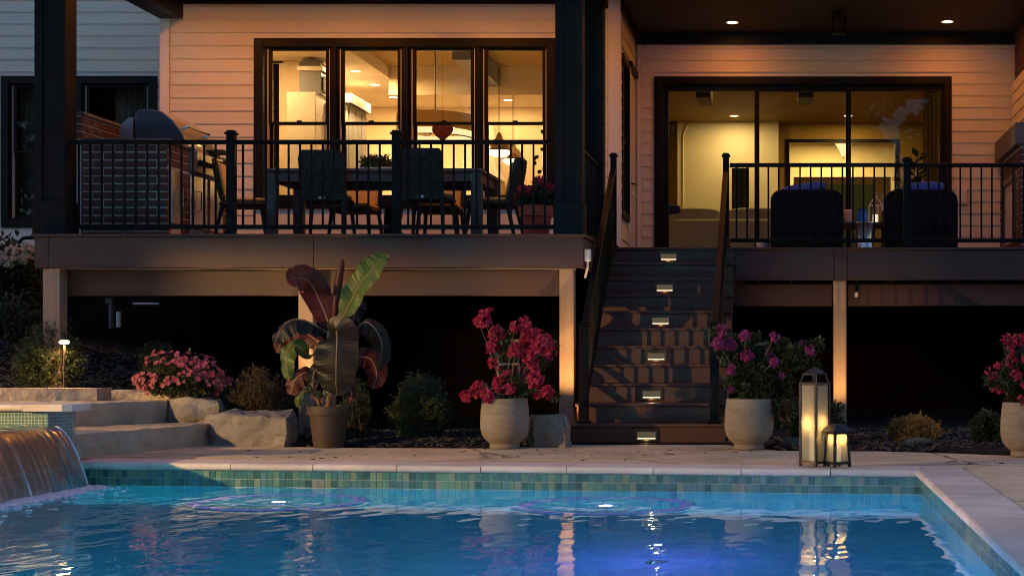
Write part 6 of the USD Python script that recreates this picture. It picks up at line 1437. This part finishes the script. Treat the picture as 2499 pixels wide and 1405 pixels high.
# ------------------------------------------------------------------ lanterns on the coping
def glow_candle(t, x, y, z0, rad, h, light):
    c = obj('candle', lathe([(0, z0), (rad, z0), (rad, z0 + h - .004), (rad - .004, z0 + h), (rad * .5, z0 + h - .006), (0, z0 + h - .008)], (x, y, 0), 24), 'candle_wax', t, smooth=30)
    obj('wick', tube([(x, y, z0 + h - .008), (x, y, z0 + h + .012)], .0015, 5), 'black_metal', c)
    obj('flame', lathe([(0, z0 + h + .008), (.005, z0 + h + .018), (.0055, z0 + h + .028), (.003, z0 + h + .044), (0, z0 + h + .056)], (x, y, 0), 12), 'flame', c, smooth=True)
    sphere_light(t, (x, y, z0 + h + .05), .012, light, (1, .62, .27))
def lantern(label, loc, rz, w, wt, hb, hip, roof, kind, crad, ch, light):
    t = thing('candle_lantern', label, 'lantern', loc, local=True, rz=rz)
    h, ht = w / 2, wt / 2; b = .009; z0 = .028
    for sx_ in (-1, 1):
        for sy_ in (-1, 1):
            a0, a1 = np.array([sx_ * (h - b), sy_ * (h - b)]), np.array([sx_ * (ht - b), sy_ * (ht - b)]); v = []
            for p, z in ((a0 * 1.0, .002), (a1, hb)):
                for dx, dy in ((-b, -b), (b, -b), (b, b), (-b, b)): v.append([p[0] + dx, p[1] + dy, z])
            obj('corner_bar', (np.array(v), np.array([[3, 2, 1, 0], [4, 5, 6, 7], [0, 1, 5, 4], [1, 2, 6, 5], [2, 3, 7, 6], [3, 0, 4, 7]])), 'lantern_metal', t)
    obj('base_plate', rbox(-h + .003, h - .003, -h + .003, h - .003, z0 - .008, z0 + .012, b=.003), 'bronze' if kind == 'tall' else 'lantern_metal', t)
    for s in (-1, 1):
        for q_, z in ((ht, hb - .007),):
            obj('top_bar', rbox(-q_ + 2 * b + .001, q_ - 2 * b - .001, s * (q_ - b) - b * .9, s * (q_ - b) + b * .9, z - .012, z + .006, b=.002), 'lantern_metal', t)
            obj('top_bar', rbox(s * (q_ - b) - b * .9, s * (q_ - b) + b * .9, -q_ + 2 * b + .001, q_ - 2 * b - .001, z - .012, z + .006, b=.002), 'lantern_metal', t)
    for k in range(4):
        R_ = rot(k * math.pi / 2, 'z'); a0, a1 = h - b, ht - b
        v = np.array([[-a0 + b, -a0 - .001, z0 + .014], [a0 - b, -a0 - .001, z0 + .014], [a1 - b, -a1 - .001, hb - .02], [-a1 + b, -a1 - .001, hb - .02]]); v = np.vstack([v, v + [0, .003, 0]])
        obj('pane', (v @ R_.T, np.array([[0, 1, 2, 3], [7, 6, 5, 4], [0, 4, 5, 1], [1, 5, 6, 2], [2, 6, 7, 3], [3, 7, 4, 0]])), 'lantern_pane', t)
    def frus(a, za, c_, zc, name, m):
        v = np.array([[sx_ * a, sy_ * a, za] for sx_, sy_ in ((-1, -1), (1, -1), (1, 1), (-1, 1))] + [[sx_ * c_, sy_ * c_, zc] for sx_, sy_ in ((-1, -1), (1, -1), (1, 1), (-1, 1))])
        obj(name, (v, np.array([[3, 2, 1, 0], [4, 5, 6, 7], [0, 1, 5, 4], [1, 2, 6, 5], [2, 3, 7, 6], [3, 0, 4, 7]])), m, t)
    if kind == 'tall':
        hw, hz_ = hip
        for sx_ in (-1, 1):
            for sy_ in (-1, 1): obj('hip_bar', tube([(sx_ * (ht - b), sy_ * (ht - b), hb), (sx_ * hw, sy_ * hw, hz_)], .008, 6), 'lantern_metal', t)
        for s in (-1, 1):
            obj('hip_ring', rbox(-hw - .008, hw + .008, s * hw - .008, s * hw + .008, hz_, hz_ + .012, b=.002), 'lantern_metal', t)
        frus(hw + .004, hz_ + .0125, .002, roof, 'roof', 'lantern_metal')
    else:
        frus(ht + .035, hb + .004, ht * .55, roof, 'roof', 'lantern_metal'); frus(ht + .035, hb - .004, ht + .035, hb + .0035, 'eave', 'lantern_metal')
        obj('latch', rbox(-h * .86 - .016, -h * .86, -h - .006, -h + .0, .12, .15, b=.002), 'bronze', t)
        obj('handle', tube([(-ht - .03, 0, hb), (-ht - .052, 0, hb - .06), (-ht - .05, 0, hb - .10), (-ht - .03, 0, hb - .14)], .004, 6), 'lantern_metal', t)
    glow_candle(t, 0, 0, z0 + .0125, crad, ch, light)
lantern('tall black glass lantern with a pyramid top and lit candle on the pool edge', (XP(1988, 11.68), 11.68, .006), -40.5, .164, .164, .615, (.058, .668), .73, 'tall', .038, .225, LP['candle'])
lantern('small black glass lantern with tapered sides and lit candle beside the tall lantern', (XP(2043, 11.62), 11.62, .006), 32, .150, .122, .258, None, .312, 'small', .027, .115, LP['candle'] * .8)

# ------------------------------------------------------------------ garden lamps
def path_lamp(label, x, y, z, h, power):
    t = thing('path_lamp', label, 'garden lamp', (x, y, z))
    obj('stake', tube([(x, y, z - .1), (x, y, z + h)], .010, 8), 'bronze', t)
    obj('hat', lathe([(0, z + h + .045), (.02, z + h + .035), (.040, z + h + .018), (.044, z + h + .010), (.042, z + h + .009), (.012, z + h + .03), (0, z + h + .03)], (x, y, 0), 28), 'bronze', t, smooth=30)
    obj('lens', lathe([(.030, z + h + .009), (.046, z + h - .002), (.048, z + h - .012), (.036, z + h - .024), (.016, z + h - .030), (0, z + h - .031)], (x, y, 0), 24), 'path_glow', t, smooth=True)
    disk_light(t, (x, y, z + h - .04), .045, power, (1, .58, .24))
    return t
path_lamp('lit bronze path lamp above the topmost stone step', XP(157, 15.16), 15.16, .44, .50, LP['path'] * .4)
path_lamp('lit bronze path lamp beyond the left edge of the picture beside the stone steps', -8.75, 14.15, .0, .98, LP['path'] * 10)
def uplight(label, x, y, aim, power, cone):
    z = max(hz(x, y), 0) ; t = thing('well_light', label, 'spotlight', (x, y, z))
    d = unit(np.array(aim, float) - [x, y, z + .06])
    obj('body', tube([np.array([x, y, z + .05]) - d * .06, np.array([x, y, z + .05]) + d * .03], [.028, .034], 14), 'bronze', t, smooth=30)
    obj('stake', tube([(x, y, z - .1), (x, y, z + .04)], .008, 6), 'bronze', t)
    sphere_light(t, np.array([x, y, z + .05]) + d * .05, .02, power, (1, .55, .18), cone=cone, aim=aim, soft=.7)
uplight('bronze garden spotlight hidden behind the banana plant, aimed at the middle left deck post', -4.52, 15.12, (-4.62, 15.42, 1.55), LP['uplight'] * 1.0, 22)
uplight('bronze garden spotlight behind the red bougainvillea planter, aimed at the deck corner post', -2.02, 14.75, (-2.10, 15.42, 1.2), LP['uplight'] * 1.3, 34)
uplight('bronze garden spotlight behind the lanterns, aimed at the right deck post', .58, 16.75, (.615, 17.44, .95), LP['uplight'] * .6, 42)
fl = thing('garden_floodlight', 'bronze garden floodlight with a visor on a stake beyond the left edge of the picture', 'floodlight', (-10.6, 7.5, 0))
fp_ = np.array([-10.6, 7.5, 2.1]); fa = np.array([1.2, 14.3, .2]); dd_ = unit((fa - fp_) * [1, 1, 0]); sd_ = np.array([-dd_[1], dd_[0], 0])
obj('stake', tube([(-10.6, 7.5, 0), (-10.6, 7.5, 2.03)], .02, 8), 'bronze', fl)
obj('head', tube([fp_ - dd_ * .14, fp_ - dd_ * .02], [.05, .085], 16), 'bronze', fl, smooth=30)
vz = np.array([0, 0, 1.]); c8 = [fp_ + dd_ * a + sd_ * b + vz * (c - (.017 if a > 0 else 0)) for c in (.0065, .0125) for a, b in ((-.02, -.2), (.30, -.36), (.30, .36), (-.02, .2))]
obj('visor', (np.array(c8), np.array([[3, 2, 1, 0], [4, 5, 6, 7], [0, 1, 5, 4], [1, 2, 6, 5], [2, 3, 7, 6], [3, 0, 4, 7]])), 'bronze', fl)
sphere_light(fl, fp_ + dd_ * .01, .006, LP['spot'], (1, .58, .20), cone=32, aim=fa, soft=.3)

# ------------------------------------------------------------------ trees beyond the pool garden, mirrored dark in the window panes
def garden_tree(label, loc):
    t = thing('garden_tree', label, 'tree', loc, local=True, group='tall trees behind the pool garden')
    r = np.random.default_rng(401)
    obj('trunk', tube([(0, 0, 0), (.1, .05, 2), (.05, .1, 5.5), (0, 0, 10.5)], [.26, .2, .14, .05], 8), 'twig', t)
    cs, rs = [], []
    for k in range(36):
        a = r.uniform(0, 6.28); z = r.uniform(1.6, 12.2); q = 2.8 * math.sqrt(max(.12, 1 - ((z - 6.0) / 7.2) ** 2)); cs.append([q * r.uniform(.2, .8) * math.cos(a), q * r.uniform(.2, .8) * math.sin(a), z]); rs.append(r.uniform(.9, 1.5))
    C_, D_ = [], []
    for c_, q in zip(cs, rs):
        d = unit(r.normal(size=(420, 3))); C_.append(np.array(c_) + d * q * r.uniform(.35, 1, (420, 1)) ** .5); D_.append(unit(d + r.normal(0, .6, d.shape)))
    C_, D_ = np.concatenate(C_), np.concatenate(D_)
    obj('crown', leaf_mesh(C_, D_, unit(r.normal(size=C_.shape)), r.uniform(.22, .42, len(C_)), r.uniform(.16, .30, len(C_))), 'leaf_dark', t)
    return t
g0 = garden_tree('tall dark garden tree behind the pool, straight behind the photographer', (-3, -13, -.3))
for i, (x, y) in enumerate(((-8, -13.6), (-13, -12.6), (-18, -13.4), (-23, -12.8), (-28, -13.2), (2, -13.3), (7, -12.7), (12, -13.5), (17, -12.9), (22, -13.2))):
    dup(g0, (x, y, -.3), 'tall dark garden tree in the row behind the pool, ' + ['second left of the middle', 'third left', 'fourth left', 'fifth left', 'sixth left', 'first right of the middle', 'second right', 'third right', 'fourth right', 'fifth right'][i], rz=i * 47)
